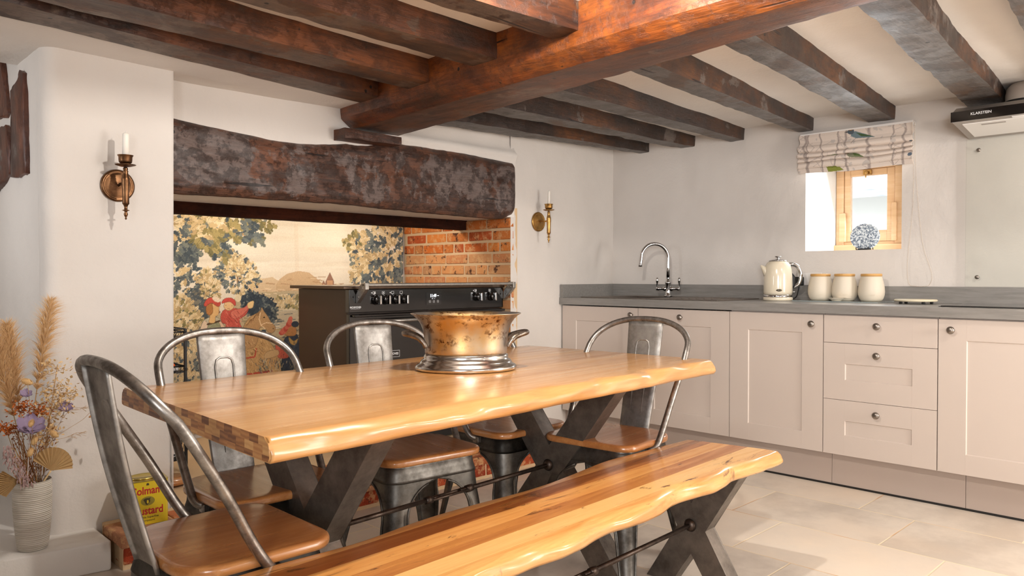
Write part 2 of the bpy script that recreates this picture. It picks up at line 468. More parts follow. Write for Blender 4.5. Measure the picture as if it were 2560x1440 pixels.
def lettering(text, size, mat4, mats, parent, name='lettering', depth=0.0006, world=True, align='CENTER', offset=0.0, sx=1.0):
    cu = bpy.data.curves.new(name, 'FONT'); cu.body = text; cu.size = size
    cu.align_x = align; cu.align_y = 'CENTER'; cu.extrude = depth; cu.offset = offset
    to = bpy.data.objects.new(name, cu); COL.objects.link(to)
    bpy.context.view_layer.update()
    me = bpy.data.meshes.new_from_object(to.evaluated_get(bpy.context.evaluated_depsgraph_get()))
    bpy.data.objects.remove(to)
    me.transform(mat4 @ Matrix.Diagonal((sx, 1, 1, 1)))
    me.materials.clear()
    return put(name, me, mats, parent, world)

def frame(origin, xdir, ydir):
    x = Vector(xdir).normalized(); y = Vector(ydir).normalized(); z = x.cross(y).normalized(); y = z.cross(x)
    m = Matrix((x, y, z)).transposed().to_4x4(); m.translation = Vector(origin); return m

def grid(name, nu, nv, fn, mats, parent=None, hole=None, flip=False, smooth=True):
    """fn(i,j) -> point; hole(i,j) -> True leaves the cell out"""
    verts = [tuple(fn(i, j)) for j in range(nv + 1) for i in range(nu + 1)]
    faces = []
    for j in range(nv):
        for i in range(nu):
            if hole and hole(i, j): continue
            a = j * (nu + 1) + i
            q = (a, a + 1, a + nu + 2, a + nu + 1)
            faces.append(q[::-1] if flip else q)
    me = bpy.data.meshes.new(name); me.from_pydata(verts, [], faces); me.update()
    o = put(name, me, mats, parent, smooth=smooth)
    return o

# ================================================================ THE SETTING
WX = 4.44
bm = box(new(), (-1.42, -1.92, -0.06), (4.62, 4.5, 0.0)); struct(obj('floor', bm, FLOOR))

def lines(a, b, step, extra=()):
    n = max(1, int(round((b - a) / step))); L = [a + (b - a) * i / n for i in range(n + 1)]
    for e in extra:
        k = min(range(len(L)), key=lambda q: abs(L[q] - e)); L[k] = e
    return sorted(L)

# window wall with the opening
WY0, WY1, WZ0, WZ1 = 1.455, 1.99, 1.201, 1.74
YL = lines(-1.9, 3.46, 0.025, (WY0, WY1)); ZL = lines(0.0, 2.02, 0.025, (WZ0, WZ1))
def wall_r(i, j):
    y, z = YL[i], ZL[j]
    d = max(WY0 - y, y - WY1, WZ0 - z, z - WZ1, 0)
    k = min(1, d / 0.12)
    return (WX + 0.010 * k * fb((0.3, y, z), 1.8) + 0.0035 * k * fb((5, y, z), 9) , y, z)
struct(grid('wall_right', len(YL) - 1, len(ZL) - 1, wall_r, WALL, flip=True,
            hole=lambda i, j: YL[i] >= WY0 - 1e-6 and YL[i + 1] <= WY1 + 1e-6 and ZL[j] >= WZ0 - 1e-6 and ZL[j + 1] <= WZ1 + 1e-6))
bm = new()
a = [(WX, WY0, WZ0), (WX, WY1, WZ0), (WX, WY1, WZ1), (WX, WY0, WZ1)]
b = [(4.80, 1.557, 1.207), (4.80, 1.947, 1.207), (4.80, 1.947, 1.715), (4.80, 1.557, 1.715)]
A = [bm.verts.new(p) for p in a]; B = [bm.verts.new(p) for p in b]
for i in range(4): bm.faces.new((A[i], A[(i + 1) % 4], B[(i + 1) % 4], B[i]))
struct(obj('trim_1', bm, REVEAL))
# outer skin of the window wall so that no daylight leaks in
bm = new()
for lo, hi in (((4.83, -1.9, 0), (4.86, 1.55, 2.3)), ((4.83, 1.955, 0), (4.86, 4.5, 2.3)), ((4.83, 1.55, 0), (4.86, 1.955, 1.2)), ((4.83, 1.55, 1.72), (4.86, 1.955, 2.3))):
    box(bm, lo, hi)
struct(obj('wall_outer', bm, REVEAL))

# ceiling plaster, sagging softly between the joists
def ceil_fn(i, j):
    x = -1.42 + 6.0 * i / 200; y = -1.92 + 5.42 * j / 180
    return (x, y, 1.978 + 0.012 * fb((x, y * 1.3, 2), 1.2) + 0.004 * fb((x, y, 7), 6))
struct(grid('ceiling', 200, 180, ceil_fn, CEIL, flip=True))
bm = box(new(), (-1.42, -1.92, 2.03), (4.86, 4.5, 2.06)); struct(obj('ceiling_deck', bm, CEIL))

# plaster strip in front of the chimney wall, level with the underside of the first joist
def strip(i, j):
    x = -1.4 + 3.52 * i / 160; ya = 2.86 + 0.062 * (x + 0.0) * 1.0
    t = j / 24
    y = ya + (3.52 - ya) * t
    zz = 1.884 + 0.003 * fb((x, y, 1), 5) + 0.006 * math.sin(x * 3.1) * (1 - t) * t * 4
    return (x, y, zz)
struct(grid('trim_2', 160, 24, strip, CEIL, flip=True))

# chimney pier: right return, front face, rounded corner, left return with the timbers
def pier_path():
    P = [(1.222, 4.42), (1.222, 3.9), (1.222, 3.5), (1.222, 3.162)]
    L = []
    for (x0, y0), (x1, y1) in zip(P[:-1], P[1:]):
        n = max(1, int(abs(y1 - y0) / 0.02))
        L += [(x0 + (x1 - x0) * k / n, y0 + (y1 - y0) * k / n) for k in range(n)]
    n = 36; L += [(1.222 + (0.812 - 1.222) * k / n, 3.162) for k in range(n)]
    L += [(0.812 - 0.055 * math.sin(a), 3.217 - 0.055 * math.cos(a)) for a in [PI / 2 * k / 10 for k in range(11)]]
    n = 50; L += [(0.757, 3.217 + (4.1 - 3.217) * k / n) for k in range(1, n + 1)]
    return L
PP = pier_path(); NP = len(PP)
def pier(i, j):
    x, y = PP[i]; z = 0.0 + 1.93 * j / 110
    dx = dy = 0
    if x > 1.2 and y > 3.163: dx = 0
    elif y > 3.25: dx = 1
    elif x > 0.81: dy = 1
    else: dx = dy = 0.6
    d = 0.011 * fb((x, y, z), 2.6) + 0.004 * fb((x + 9, y, z), 12)
    if x > 1.2 and y > 3.163: d = 0.0
    edge = min(1, (1.222 - x) / 0.05) if x > 1.16 else 1
    d *= max(0, edge)
    lean = 0.016 * (1 - z / 1.9) if x > 1.2 else 0
    if y > 3.25 and x < 0.8: lean -= 0.03 * (1 - z / 1.9)
    return (x - dx * d - lean, y - dy * d - 0.008 * (1 - z / 1.9) * (dy > 0), z)
struct(grid('wall_left', NP - 1, 110, pier, WALL))

# chimney wall above the mantel, and the wall right of the fireplace
def upper(i, j):
    x = 1.2 + 2.12 * i / 90; z = 1.5 + 0.5 * j / 24
    bulge = 0.02 * math.exp(-((z - 1.80) / 0.03) ** 2) * (1 if x > 2.35 else 0)
    return (x, 3.302 + 0.006 * fb((x, 3, z), 3) - bulge + (0.02 if x > 2.35 else 0) * (z > 1.8), z)
struct(grid('wall_back', 90, 24, upper, WALL))
def rightp(i, j):
    x = 3.288 + (4.47 - 3.288) * i / 60; z = 2.02 * j / 100
    e = min(1, (x - 3.288) / 0.05)
    return (x, 3.312 + 0.093 * (x - 3.288) + e * 0.010 * fb((x, 8, z), 3) + 0.004 * fb((x, 1, z), 11) * e, z)
struct(grid('wall_back.001', 60, 100, rightp, WALL))
bm = box(new(), (0.6, 4.39, 0.0), (3.6, 4.45, 2.0)); struct(obj('wall_fireplace', bm, WALL))
bm = box(new(), (1.2, 3.312, 1.412), (3.32, 3.745, 1.50), 0.003); struct(obj('ceiling_fireplace', bm, CEIL))
bm = box(new(), (1.2, 3.745, 1.452), (3.32, 4.4, 1.53)); struct(obj('ceiling_fireplace.001', bm, CEIL))
bm = box(new(), (-1.42, 4.1, 0.0), (0.80, 4.16, 2.0)); struct(obj('wall_alcove', bm, WALL))
bm = box(new(), (-1.48, -1.92, 0.0), (-1.42, 4.2, 2.05)); struct(obj('wall_far_left', bm, plain('low_reflection_brown', (96, 76, 60), 0.6)))  # unseen wall, coloured dark so the chair backs reflect less light
bm = box(new(), (-1.42, -1.98, 0.0), (4.7, -1.92, 2.05)); struct(obj('wall_rear', bm, WALL))

# white plastered ledge at the foot of the pier
def ledge():
    bm = new()
    pts = [(-1.4, 3.24), (0.0, 3.095), (0.59, 3.0), (0.905, 2.945), (0.912, 2.96), (0.912, 3.3), (0.9, 4.1), (-1.4, 4.1)]
    prism(bm, pts, 0.0, 0.104, 'xy', 0.008, 3); return bm
struct(obj('trim_3', ledge(), REVEAL, auto=40))

# brick side wall of the fireplace: every brick modelled on a mortar bed
PAINTS = [(204, 110, 48), (190, 96, 44), (212, 128, 62), (178, 84, 42), (190, 122, 70), (160, 108, 70), (196, 114, 56)]
def brick_mesh(name, boxes, mats, parent=None, bed=None, rot=None, kind=None):
    bm = new(); lay = bm.loops.layers.float_color.new('paint')
    R = random.Random(5)
    for lo, hi, c in boxes:
        box(bm, lo, hi, 0.006, 2, mi=7)
        cc = lin(c)
        for f in bm.faces:
            if f.material_index == 7:
                f.material_index = 0; f.smooth = False
                for l in f.loops: l[lay] = cc
    # roughen
    for v in bm.verts:
        n = noise.noise_vector(v.co * 22) * 0.0028 + noise.noise_vector(v.co * 70) * 0.0012
        v.co += n
    if bed:
        for lo, hi in bed: box(bm, lo, hi, mi=1)
    return obj(name, bm, mats, parent)
MORTAR = mat_plaster('mortar', (214, 184, 146), 0.6, 0.95)
R = random.Random(12)
bx = []; z = 0.135; row = 0
while z < 1.44:
    hgt = 0.056
    y = 3.312 + (0.0 if row % 2 else -0.05); k = 0
    while y < 4.38:
        L = 0.225 if (row % 2 == 0) else R.choice((0.105, 0.105, 0.11, 0.225))
        L *= R.uniform(0.95, 1.04)
        y0 = max(y, 3.314); y1 = min(y + L - 0.015, 4.385)
        if y1 - y0 > 0.03:
            c = R.choice(PAINTS)
            if z < 1.16: c = tuple(int(a * 0.5 + b * 0.5) for a, b in zip(c, (216, 172, 130)))
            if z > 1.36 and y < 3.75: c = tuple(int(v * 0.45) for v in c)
            p = R.uniform(-0.002, 0.004)
            bx.append(((3.289 - p, y0, z), (3.32, y1, z + hgt + R.uniform(-0.002, 0.002)), c))
        y += L
    z += 0.0715; row += 1
struct(brick_mesh('wall_fireplace_right', bx, [BRICK, MORTAR], bed=[((3.2955, 3.316, 0.0), (3.35, 4.4, 1.47))]))

# brick hearth
bx = []
x = 0.915; 
while x < 3.27:
    L = min(0.222, 3.275 - x)
    for r in range(4):
        if x < 1.22 and r > 1: continue
        c = R.choice([(176, 104, 66), (160, 88, 54), (190, 124, 84), (172, 120, 88)])
        off = 0.0
        bx.append(((x + 0.004, 2.868 + r * 0.108, 0.088), (x + L - 0.004, 2.868 + r * 0.108 + 0.101, 0.130 + R.uniform(-0.002, 0.002)), c))
    bx.append(((x + 0.006 + 0.015, 2.905, 0.016), (x + L - 0.006 + 0.016, 2.99, 0.078), R.choice([(158, 62, 34), (146, 54, 30), (172, 76, 42)])))
    x += L
h = thing('brick_hearth', 'low red brick hearth step running in front of the fireplace under the range cooker', 'hearth', (2.1, 3.3, 0))
brick_mesh('brick_step', bx, [BRICK, MORTAR], h, bed=[((0.935, 2.911, 0.0), (3.27, 3.135, 0.122)), ((1.245, 3.136, 0.0), (3.27, 4.388, 0.122))])
for k in h.children: k.data.transform(wm(h).inverted())

# ================================================================ BEAMS
def loft(name, S0, S1, mats, n=110, sub=6, amp=0.006, chip=0.010, wob=0.012, seed=0, parent=None):
    S0 = [Vector(p) for p in S0]; S1 = [Vector(p) for p in S1]; m = len(S0)
    bm = new(); rings = []
    for i in range(n + 1):
        t = i / n; ring = []
        pts = [a.lerp(b, t) for a, b in zip(S0, S1)]
        c = sum(pts, Vector()) / m
        w = Vector((noise.noise(Vector((t * 3.1 + seed, 0, 0))), noise.noise(Vector((t * 3.1, seed + 4, 0))), 0.6 * noise.noise(Vector((t * 3.3, 0, seed + 9))))) * wob
        for k in range(m):
            a, b = pts[k], pts[(k + 1) % m]
            for q in range(sub):
                s = q / sub
                p = a.lerp(b, s)
                ecl = min(s, 1 - s)
                out = (p - c); out.normalize()
                d = amp * fb(p + Vector((seed, 0, 0)), 7, 3)
                if ecl < 0.1:
                    d -= chip * max(0, noise.noise((p + Vector((0, seed, 0))) * 9)) * (0.4 + 1.6 * max(0, noise.noise((p + Vector((seed, 3, 0))) * 3))) + 0.001
                ring.append(bm.verts.new(p + out * d + w))
        rings.append(ring)
    N = len(rings[0])
    for A, B in zip(rings[:-1], rings[1:]):
        for k in range(N):
            f = bm.faces.new((A[k], A[(k + 1) % N], B[(k + 1) % N], B[k])); f.smooth = True
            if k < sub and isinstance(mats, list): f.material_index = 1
            if k % sub == 0:
                e = bm.edges.get((A[k], B[k]))
                if e: e.smooth = False
    bm.faces.new(rings[0]); bm.faces.new(list(reversed(rings[-1])))
    return obj(name, bm, mats, parent)

def joist(far0, far1, near0, near1, z0, z1, x0, x1, m, seed, label, group, zt=1.995, amp=0.006):
    def ex(a, b, x):
        t = (x - a[0]) / (b[0] - a[0]); return a[1] + (b[1] - a[1]) * t
    def sec(x, z):
        yf = ex(far0, far1, x); yn = ex(near0, near1, x)
        return [(x, yn, z), (x, yf, z), (x, yf + 0.004, zt), (x, yn - 0.004, zt)]
    zz0 = z0 + (z1 - z0) * (x0 - far0[0]) / (far1[0] - far0[0]) * (1 if z0 != z1 else 0)
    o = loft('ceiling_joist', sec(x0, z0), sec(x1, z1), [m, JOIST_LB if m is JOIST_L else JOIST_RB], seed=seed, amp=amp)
    return tag(o, label, 'beam', group)
GL = 'stained joists left of the main beam'; GR = 'worn joists right of the main beam'
joist((0.572, 2.875), (1.946, 3.094), (0.542, 2.715), (1.964, 2.940), 1.880, 1.880, -1.38, 2.10, JOIST_L, 1, 'long dark joist nearest the chimney wall, left of the main beam', GL, amp=0.003)
joist((0.594, 2.640), (2.062, 2.721), (0.983, 2.495), (1.985, 2.560), 1.875, 1.880, -1.38, 2.12, JOIST_L, 2, 'brown stained joist, second from the chimney wall on the left side', GL)
joist((1.336, 2.234), (1.963, 2.256), (1.272, 2.100), (1.993, 2.110), 1.880, 1.880, -1.38, 2.10, JOIST_L, 3, 'brown stained joist, third from the chimney wall on the left side', GL)
joist((1.0, 1.86), (1.962, 1.795), (1.0, 1.745), (1.952, 1.680), 1.880, 1.880, -1.38, 2.09, JOIST_L, 4, 'orange-brown joist meeting the main beam at the top edge of the photo', GL)
joist((2.664, 3.241), (4.43, 3.185), (2.642, 3.070), (4.43, 3.105), 1.865, 1.915, 2.30, 4.47, JOIST_R, 5, 'dark crooked joist hugging the chimney wall, right of the main beam', GR, amp=0.012)
joist((2.643, 2.814), (4.43, 2.849), (2.66, 2.665), (4.43, 2.740), 1.865, 1.907, 2.25, 4.47, JOIST_R, 6, 'dark joist above the tap, second from the chimney wall on the right side', GR, amp=0.010)
joist((2.577, 2.382), (4.43, 2.48), (2.597, 2.235), (4.43, 2.385), 1.866, 1.907, 2.2, 4.47, JOIST_R, 7, 'worn brown joist ending above the kettle', GR, amp=0.008)
joist((2.786, 1.873), (4.43, 2.034), (2.566, 1.725), (4.43, 1.945), 1.866, 1.909, 2.2, 4.47, JOIST_R, 8, 'lit brown joist ending at the left corner of the patterned blind', GR, amp=0.007)
joist((2.452, 1.388), (4.43, 1.632), (2.445, 1.262), (4.43, 1.495), 1.866, 1.910, 2.15, 4.47, JOIST_R, 9, 'grey joist ending over the middle of the patterned blind', GR, amp=0.008)
joist((2.386, 0.915), (4.43, 1.141), (2.434, 0.787), (4.43, 0.975), 1.868, 1.918, 2.12, 4.47, JOIST_R, 10, 'wide grey joist ending above the cooker hood', GR, amp=0.009)
joist((2.633, 0.588), (4.43, 0.720), (2.6, 0.45), (4.43, 0.58), 1.868, 1.915, 2.1, 4.47, JOIST_R, 11, 'grey joist cut off by the top right corner of the photo', GR, amp=0.007)

def mb(y, xl, xr, z=1.79, c=1.0):
    return [(xl, y, z), (xr, y, z), (xr + 0.035 * c, y, z + 0.03 * c), (xr + 0.045 * c, y, 2.0), (xl - 0.07 * c, y, 2.0), (xl - 0.062 * c, y, z + 0.045 * c)]
s = [(3.30, 2.150, 2.430, 0.9), (2.6, 2.122, 2.36, 1.0), (1.4, 2.032, 2.235, 1.0), (0.85, 2.012, 2.155, 1.0), (-1.9, 1.93, 2.08, 1.0)]
for k_, (y_, ) in enumerate(((0.80,), (0.34,), (-0.12,), (-0.60,), (-1.85,))):  # joists carried on out of view, placed to shade the upper walls
    for x0_, x1_ in ((-1.38, 1.95), (2.15, 4.40)):
        if x0_ > 0 and y_ > 0.0: continue
        struct(loft('unseen_joist', [(x0_, y_, 1.88), (x0_, y_ + 0.12, 1.88), (x0_, y_ + 0.12, 1.99), (x0_, y_, 1.99)], [(x1_, y_, 1.88), (x1_, y_ + 0.12, 1.88), (x1_, y_ + 0.12, 1.99), (x1_, y_, 1.99)], JOIST_L, n=24, seed=30 + k_))
bm = new()
def mainbeam():
    bm = new(); rings = []; n = 150; sub = 5; seed = 3
    ys = [q[0] for q in s]
    for i in range(n + 1):
        y = 3.32 + (-1.9 - 3.32) * (i / n) ** 1.15
        for a, b in zip(s[:-1], s[1:]):
            if a[0] + 0.03 >= y >= b[0] - 0.01: break
        t = (y - a[0]) / (b[0] - a[0])
        xl = a[1] + (b[1] - a[1]) * t; xr = a[2] + (b[2] - a[2]) * t
        pts = [Vector(p) for p in mb(y, xl, xr)]
        c = sum(pts, Vector()) / 6; ring = []
        for k in range(6):
            p0, p1 = pts[k], pts[(k + 1) % 6]
            for q in range(sub):
                u = q / sub; p = p0.lerp(p1, u); o = (p - c).normalized()
                e = min(u, 1 - u)
                d = 0.004 * fb(p, 6) - (0.006 * max(0, noise.noise(p * 16)) + 0.002) * (1 if e < 0.1 else 0)
                ring.append(bm.verts.new(p + o * d))
        rings.append(ring)
    N = len(rings[0])
    for A, B in zip(rings[:-1], rings[1:]):
        for k in range(N):
            f = bm.faces.new((A[k], A[(k + 1) % N], B[(k + 1) % N], B[k])); f.smooth = True
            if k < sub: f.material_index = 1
            if k % sub == 0:
                e = bm.edges.get((A[k], B[k]))
                if e: e.smooth = False
    bm.faces.new(rings[0]); bm.faces.new(list(reversed(rings[-1])))
    return bm
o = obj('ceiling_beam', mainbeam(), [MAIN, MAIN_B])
tag(o, 'massive chamfered orange-brown main beam crossing the ceiling from the chimney wall', 'beam')
o = loft('beam_corbel', [(2.05, 3.20, 1.722), (2.05, 3.31, 1.722), (2.05, 3.31, 1.775), (2.05, 3.20, 1.775)],
         [(2.385, 3.20, 1.728), (2.385, 3.31, 1.728), (2.385, 3.31, 1.768), (2.385, 3.20, 1.768)], JOIST_L, n=24, amp=0.006, chip=0.008, wob=0.004, seed=4)
tag(o, 'short split wood block wedged between the main beam and the mantel beam', 'wood block')

def lerp_list(L, x):
    for (x0, y0), (x1, y1) in zip(L[:-1], L[1:]):
        if x <= x1: break
    t = max(0, min(1, (x - x0) / (x1 - x0))); t = t * t * (3 - 2 * t) if False else t
    return y0 + (y1 - y0) * t
TOP = [(1.15, 1.722), (1.276, 1.716), (1.483, 1.700), (1.62, 1.690), (1.75, 1.681), (1.85, 1.682), (1.95, 1.690), (2.02, 1.70), (2.12, 1.715), (2.25, 1.722), (2.436, 1.752), (2.6, 1.757), (2.8, 1.756), (3.0, 1.75), (3.295, 1.737)]
BOT = [(1.15, 1.400), (1.27, 1.401), (1.555, 1.405), (2.07, 1.411), (2.4, 1.402), (2.707, 1.396), (3.0, 1.393), (3.135, 1.392), (3.21, 1.398), (3.295, 1.43)]
def mantel():
    bm = new(); rings = []; n = 260
    for i in range(n + 1):
        x = 1.16 + (3.292 - 1.16) * i / n
        zt = lerp_list(TOP, x) + 0.004 * fb((x, 0, 0), 9); zb = lerp_list(BOT, x) + 0.005 * fb((x, 5, 0), 8)
        pts = []
        for k in range(46):
            u = k / 45; z = zb + (zt - zb) * u
            r = 0.030 * (1 - min(1, u / 0.16)) ** 2 + 0.020 * (1 - min(1, (1 - u) / 0.12)) ** 2
            y = 3.280 + r + 0.010 * fb((x, 2, z), 3.5) + 0.007 * fb((x * 0.6, 7, z), 14, 4) + 0.012 * max(0, fb((x, 4, z), 11, 3) - 0.18)
            pts.append((x, y, z))
        pts += [(x, 3.50, zt), (x, 3.50, 1.47), (x, 3.345, 1.435)]
        rings.append([bm.verts.new(p) for p in pts])
    N = len(rings[0])
    for A, B in zip(rings[:-1], rings[1:]):
        for k in range(N):
            f = bm.faces.new((A[k], A[(k + 1) % N], B[(k + 1) % N], B[k])); f.smooth = True
    bm.faces.new(rings[0]); bm.faces.new(list(reversed(rings[-1])))
    return bm
o = obj('mantel_beam', mantel(), MANTEL)
tag(o, 'huge weathered oak bressummer beam with worn grey face above the fireplace opening', 'beam')
o = loft('inner_lintel', [(1.2, 3.72, 1.352), (1.2, 3.80, 1.352), (1.2, 3.80, 1.425), (1.2, 3.72, 1.425)],
         [(3.30, 3.72, 1.352), (3.30, 3.80, 1.352), (3.30, 3.80, 1.425), (3.30, 3.72, 1.425)], LINTEL, amp=0.003, chip=0.004, wob=0.004, seed=8)
tag(o, 'slim dark lintel inside the fireplace, under and behind the big mantel beam', 'beam')

# timbers let into the pier return at the left edge
def stud(poly, label, seed):
    bm = new(); n = len(poly)
    bm2 = prism(bm, [(a, b) for a, b in poly], 0.744, 0.80, 'yz')
    bmesh.ops.subdivide_edges(bm, edges=bm.edges[:], cuts=8, use_grid_fill=True)
    for v in bm.verts:
        v.co += noise.noise_vector(v.co * 14 + Vector((seed, 0, 0))) * 0.010 + noise.noise_vector(v.co * 45) * 0.003
    o = obj('wall_timber', bm, TIMBER, smooth=True)
    tag(o, label, 'wall timber', 'timbers let into the chimney side wall')
stud([(3.90, 2.0), (3.70, 1.94), (3.67, 1.84), (3.625, 1.71), (3.68, 1.70), (3.90, 1.73)], 'dark split timber at the upper left edge, over a white plaster gap', 1)
stud([(3.90, 1.672), (3.66, 1.672), (3.62, 1.635), (3.60, 1.55), (3.63, 1.47), (3.75, 1.44), (3.90, 1.41)], 'dark rough timber below the white plaster gap at the left edge', 2)
stud([(3.575, 1.79), (3.41, 1.842), (3.375, 1.83), (3.36, 1.445), (3.58, 1.448)], 'upright brown stud set in white plaster, left of the big sconce', 3)

# ================================================================ THE WINDOW
WOODF = mat_wood('window_oak', 0.7, (226, 190, 150), (210, 168, 124), (184, 138, 94), 2.0, contrast=0.1, rough=0.45, coat=0.2, knots=0.85, axis='Y')
w = thing('window_1', None, None, (4.80, 1.75, 1.207)); w['kind'] = 'structure'
bm = new()
def bar(bm, y0, y1, z0, z1, x0, x1, bev=0.003): box(bm, (x0, y0, z0), (x1, y1, z1), bev)
bar(bm, 1.900, 1.946, 1.215, 1.715, 4.775, 4.83); bar(bm, 1.557, 1.604, 1.215, 1.715, 4.775, 4.83)
bar(bm, 1.557, 1.946, 1.700, 1.715, 4.775, 4.83); bar(bm, 1.600, 1.905, 1.215, 1.262, 4.785, 4.83)
obj('window_frame', bm, WOODF, w, True)
bm = new(); bar(bm, 1.552, 1.955, 1.207, 1.243, 4.758, 4.83, 0.004); obj('window_sill', bm, WOODF, w, True)
bm = new()
bar(bm, 1.862, 1.899, 1.263, 1.699, 4.783, 4.815); bar(bm, 1.606, 1.650, 1.263, 1.699, 4.783, 4.815)
bar(bm, 1.650, 1.862, 1.660, 1.699, 4.783, 4.815); bar(bm, 1.650, 1.862, 1.263, 1.329, 4.783, 4.815)
obj('casement', bm, WOODF, w, True)
for y0, y1, z1 in ((1.885, 1.925, 1.44), (1.590, 1.618, 1.49)):
    bm = new(); bar(bm, y0, y1, 1.262, z1, 4.765, 4.7825, 0.003); obj('batten', bm, WOODF, w, True)
bm = new(); box(bm, (4.799, 1.649, 1.328), (4.802, 1.863, 1.661)); obj('pane', bm, thin_glass('window_glass'), w, True)
bm = new()
box(bm, (4.770, 1.735, 1.664), (4.783, 1.785, 1.694), 0.003); lathe(bm, [(0.0, 0), (0.010, 0.002), (0.012, 0.01), (0.006, 0.02), (0, 0.022)], 12, axis='x', o=(4.748, 1.76, 1.676))
tube(bm, [(4.76, 1.76, 1.682), (4.757, 1.762, 1.665), (4.757, 1.764, 1.645)], 0.004, 8)
obj('window_latch', bm, BRASS2, w, True)

# what the small window looks out on: ground and a pale neighbouring roof
bm = box(new(), (4.9, -4, -0.4), (16, 12, -0.3)); struct(obj('ground_outside', bm, plain('pale_paving', (200, 198, 192), 0.9)))
def roofm():
    m = M('pale_slates', (196, 200, 204), 0.8)
    s = m.sep()
    m.color(m.ramp(m.noise(m.vec((1, 3, 9)), scale=5, detail=5), [(0.35, (206, 210, 216)), (0.65, (240, 240, 240))]))
    m.bump(m.wave(scale=9, dist=1.0), 0.5, 0.02); return m.m
h = thing('neighbouring_roof', 'pale washed-out slate roof seen through the small window pane', 'roof', (9.0, 4.0, -0.3))
bm = hexa(new(), [(8.5, 1, 1.9), (12, 1, 4.0), (12, 9, 4.0), (8.5, 9, 1.9), (8.5, 1, 2.0), (12, 1, 4.1), (12, 9, 4.1), (8.5, 9, 2.0)])
obj('roof_slope', bm, roofm(), h, True)
bm = box(new(), (9.0, 1.2, -0.3), (9.2, 8.8, 2.15)); obj('house_wall', bm, plain('render_white', (236, 234, 230), 0.9), h, True)

# ================================================================ TABLE AND BENCH
def endgrain():
    m = M('end_grain', (176, 118, 66), 0.42, coat=0.3)
    s = m.sep(); row = m.math('FLOOR', m.math('DIVIDE', s[2], 0.0175))
    cl = m.math('FLOOR', m.math('DIVIDE', m.math('ADD', s[1], m.math('MULTIPLY', m.math('FRACT', m.math('MULTIPLY', row, 0.37)), 0.06)), 0.041))
    r = m.white(m.math('ADD', m.math('MULTIPLY', row, 17.3), m.math('MULTIPLY', cl, 3.7)))
    v = m.comb(s[0], m.math('ADD', s[1], r), m.math('ADD', s[2], r))
    ring = m.wave(v, scale=26, dist=3.0, detail=3, d='Z')
    c = m.ramp(m.math('ADD', m.math('MULTIPLY', r, 0.8), m.math('MULTIPLY', ring, 0.2)), [(0.12, (214, 164, 104)), (0.5, (184, 124, 70)), (0.9, (116, 66, 34))])
    m.color(c); m.bump(ring, 0.05, 0.002); return m.m
ENDG = endgrain()

def slab(name, L, W, T, fronts, backs, mats, parent, end_skew=0.0, round_=0.022, left=(0.0, 0.0)):
    """live-edge board: top surface at z=0; fronts(x)/backs(x) -> (top inset, bottom inset)"""
    n = 170; bm = new(); rings = []
    for i in range(n + 1):
        u = i / n; x0 = -L / 2 + L * u
        pts = []
        ti, bi = fronts(x0)
        prof = []
        K = 11
        for k in range(K + 1):          # bottom lip up and over to the top
            a = k / K
            y = -W / 2 + bi + (ti - bi) * (a ** 1.8)
            bulge = round_ * 0.5 * math.sin(PI * min(1, a * 1.15)) * (1 - a)
            y -= bulge
            y += 0.011 * noise.noise(Vector((x0 * 5.2, a * 1.7, L))) * math.sin(PI * min(1, a + 0.15)) + 0.004 * noise.noise(Vector((x0 * 14, a * 3, L)))
            z = -T + T * math.sin(a * PI / 2) ** 0.85
            prof.append((y, z))
        prof[0] = (prof[0][0] + 0.004, -T)
        ti2, bi2 = backs(x0)
        top_y1 = W / 2 - ti2
        y_front = prof[-1][0]
        for k in range(1, 12): prof.append((y_front + (top_y1 - y_front) * k / 12, 0.0))
        K = 8
        for k in range(K + 1):
            a = k / K
            y = W / 2 - ti2 + (ti2 - bi2) * math.sin(a * PI / 2)
            z = -T * (1 - math.cos(a * PI / 2))
            prof.append((y, z))
        ring = []
        er = 0.0
        for (y, z) in prof:
            sk = end_skew * (y / W) * (x0 / (L / 2)) + max(0.0, -x0 / (L / 2)) * (left[0] + left[1] * y / W)
            ring.append(bm.verts.new((x0 + sk, y, z)))
        rings.append(ring)
    N = len(rings[0])
    for A, B in zip(rings[:-1], rings[1:]):
        for k in range(N):
            f = bm.faces.new((A[k], A[(k + 1) % N], B[(k + 1) % N], B[k])); f.smooth = True
    f1 = bm.faces.new(rings[0]); f2 = bm.faces.new(list(reversed(rings[-1])))
    f1.material_index = 1; f2.material_index = 1
    es = list(f1.edges) + list(f2.edges)
    bmesh.ops.bevel(bm, geom=es, offset=0.0035, segments=2, affect='EDGES')
    bmesh.ops.recalc_face_normals(bm, faces=bm.faces)
    for f in bm.faces:
        nx = abs(f.normal.x)
        f.smooth = nx < 0.8
    return obj(name, bm, mats, parent)

def bumps(x, L):
    s = 0
    for c, w, h in L: s += h * math.exp(-((x - c) / w) ** 2)
    return s

def turnbuckle(x, bm):
    for dy in (-0.011, 0.011):
        tube(bm, [(x - 0.085, 0, 0), (x - 0.075, dy, 0), (x + 0.075, dy, 0), (x + 0.085, 0, 0)], 0.0042, 8)
    for s in (-1, 1):
        lathe(bm, [(0, -0.014), (0.012, -0.014), (0.013, 0), (0.012, 0.014), (0, 0.014)], 8, axis='x', o=(x + s * 0.088, 0, 0))
        tube(bm, [(x + s * 0.088, 0, 0), (x + s * 0.045, 0, 0)], 0.0085, 10)
    return bm

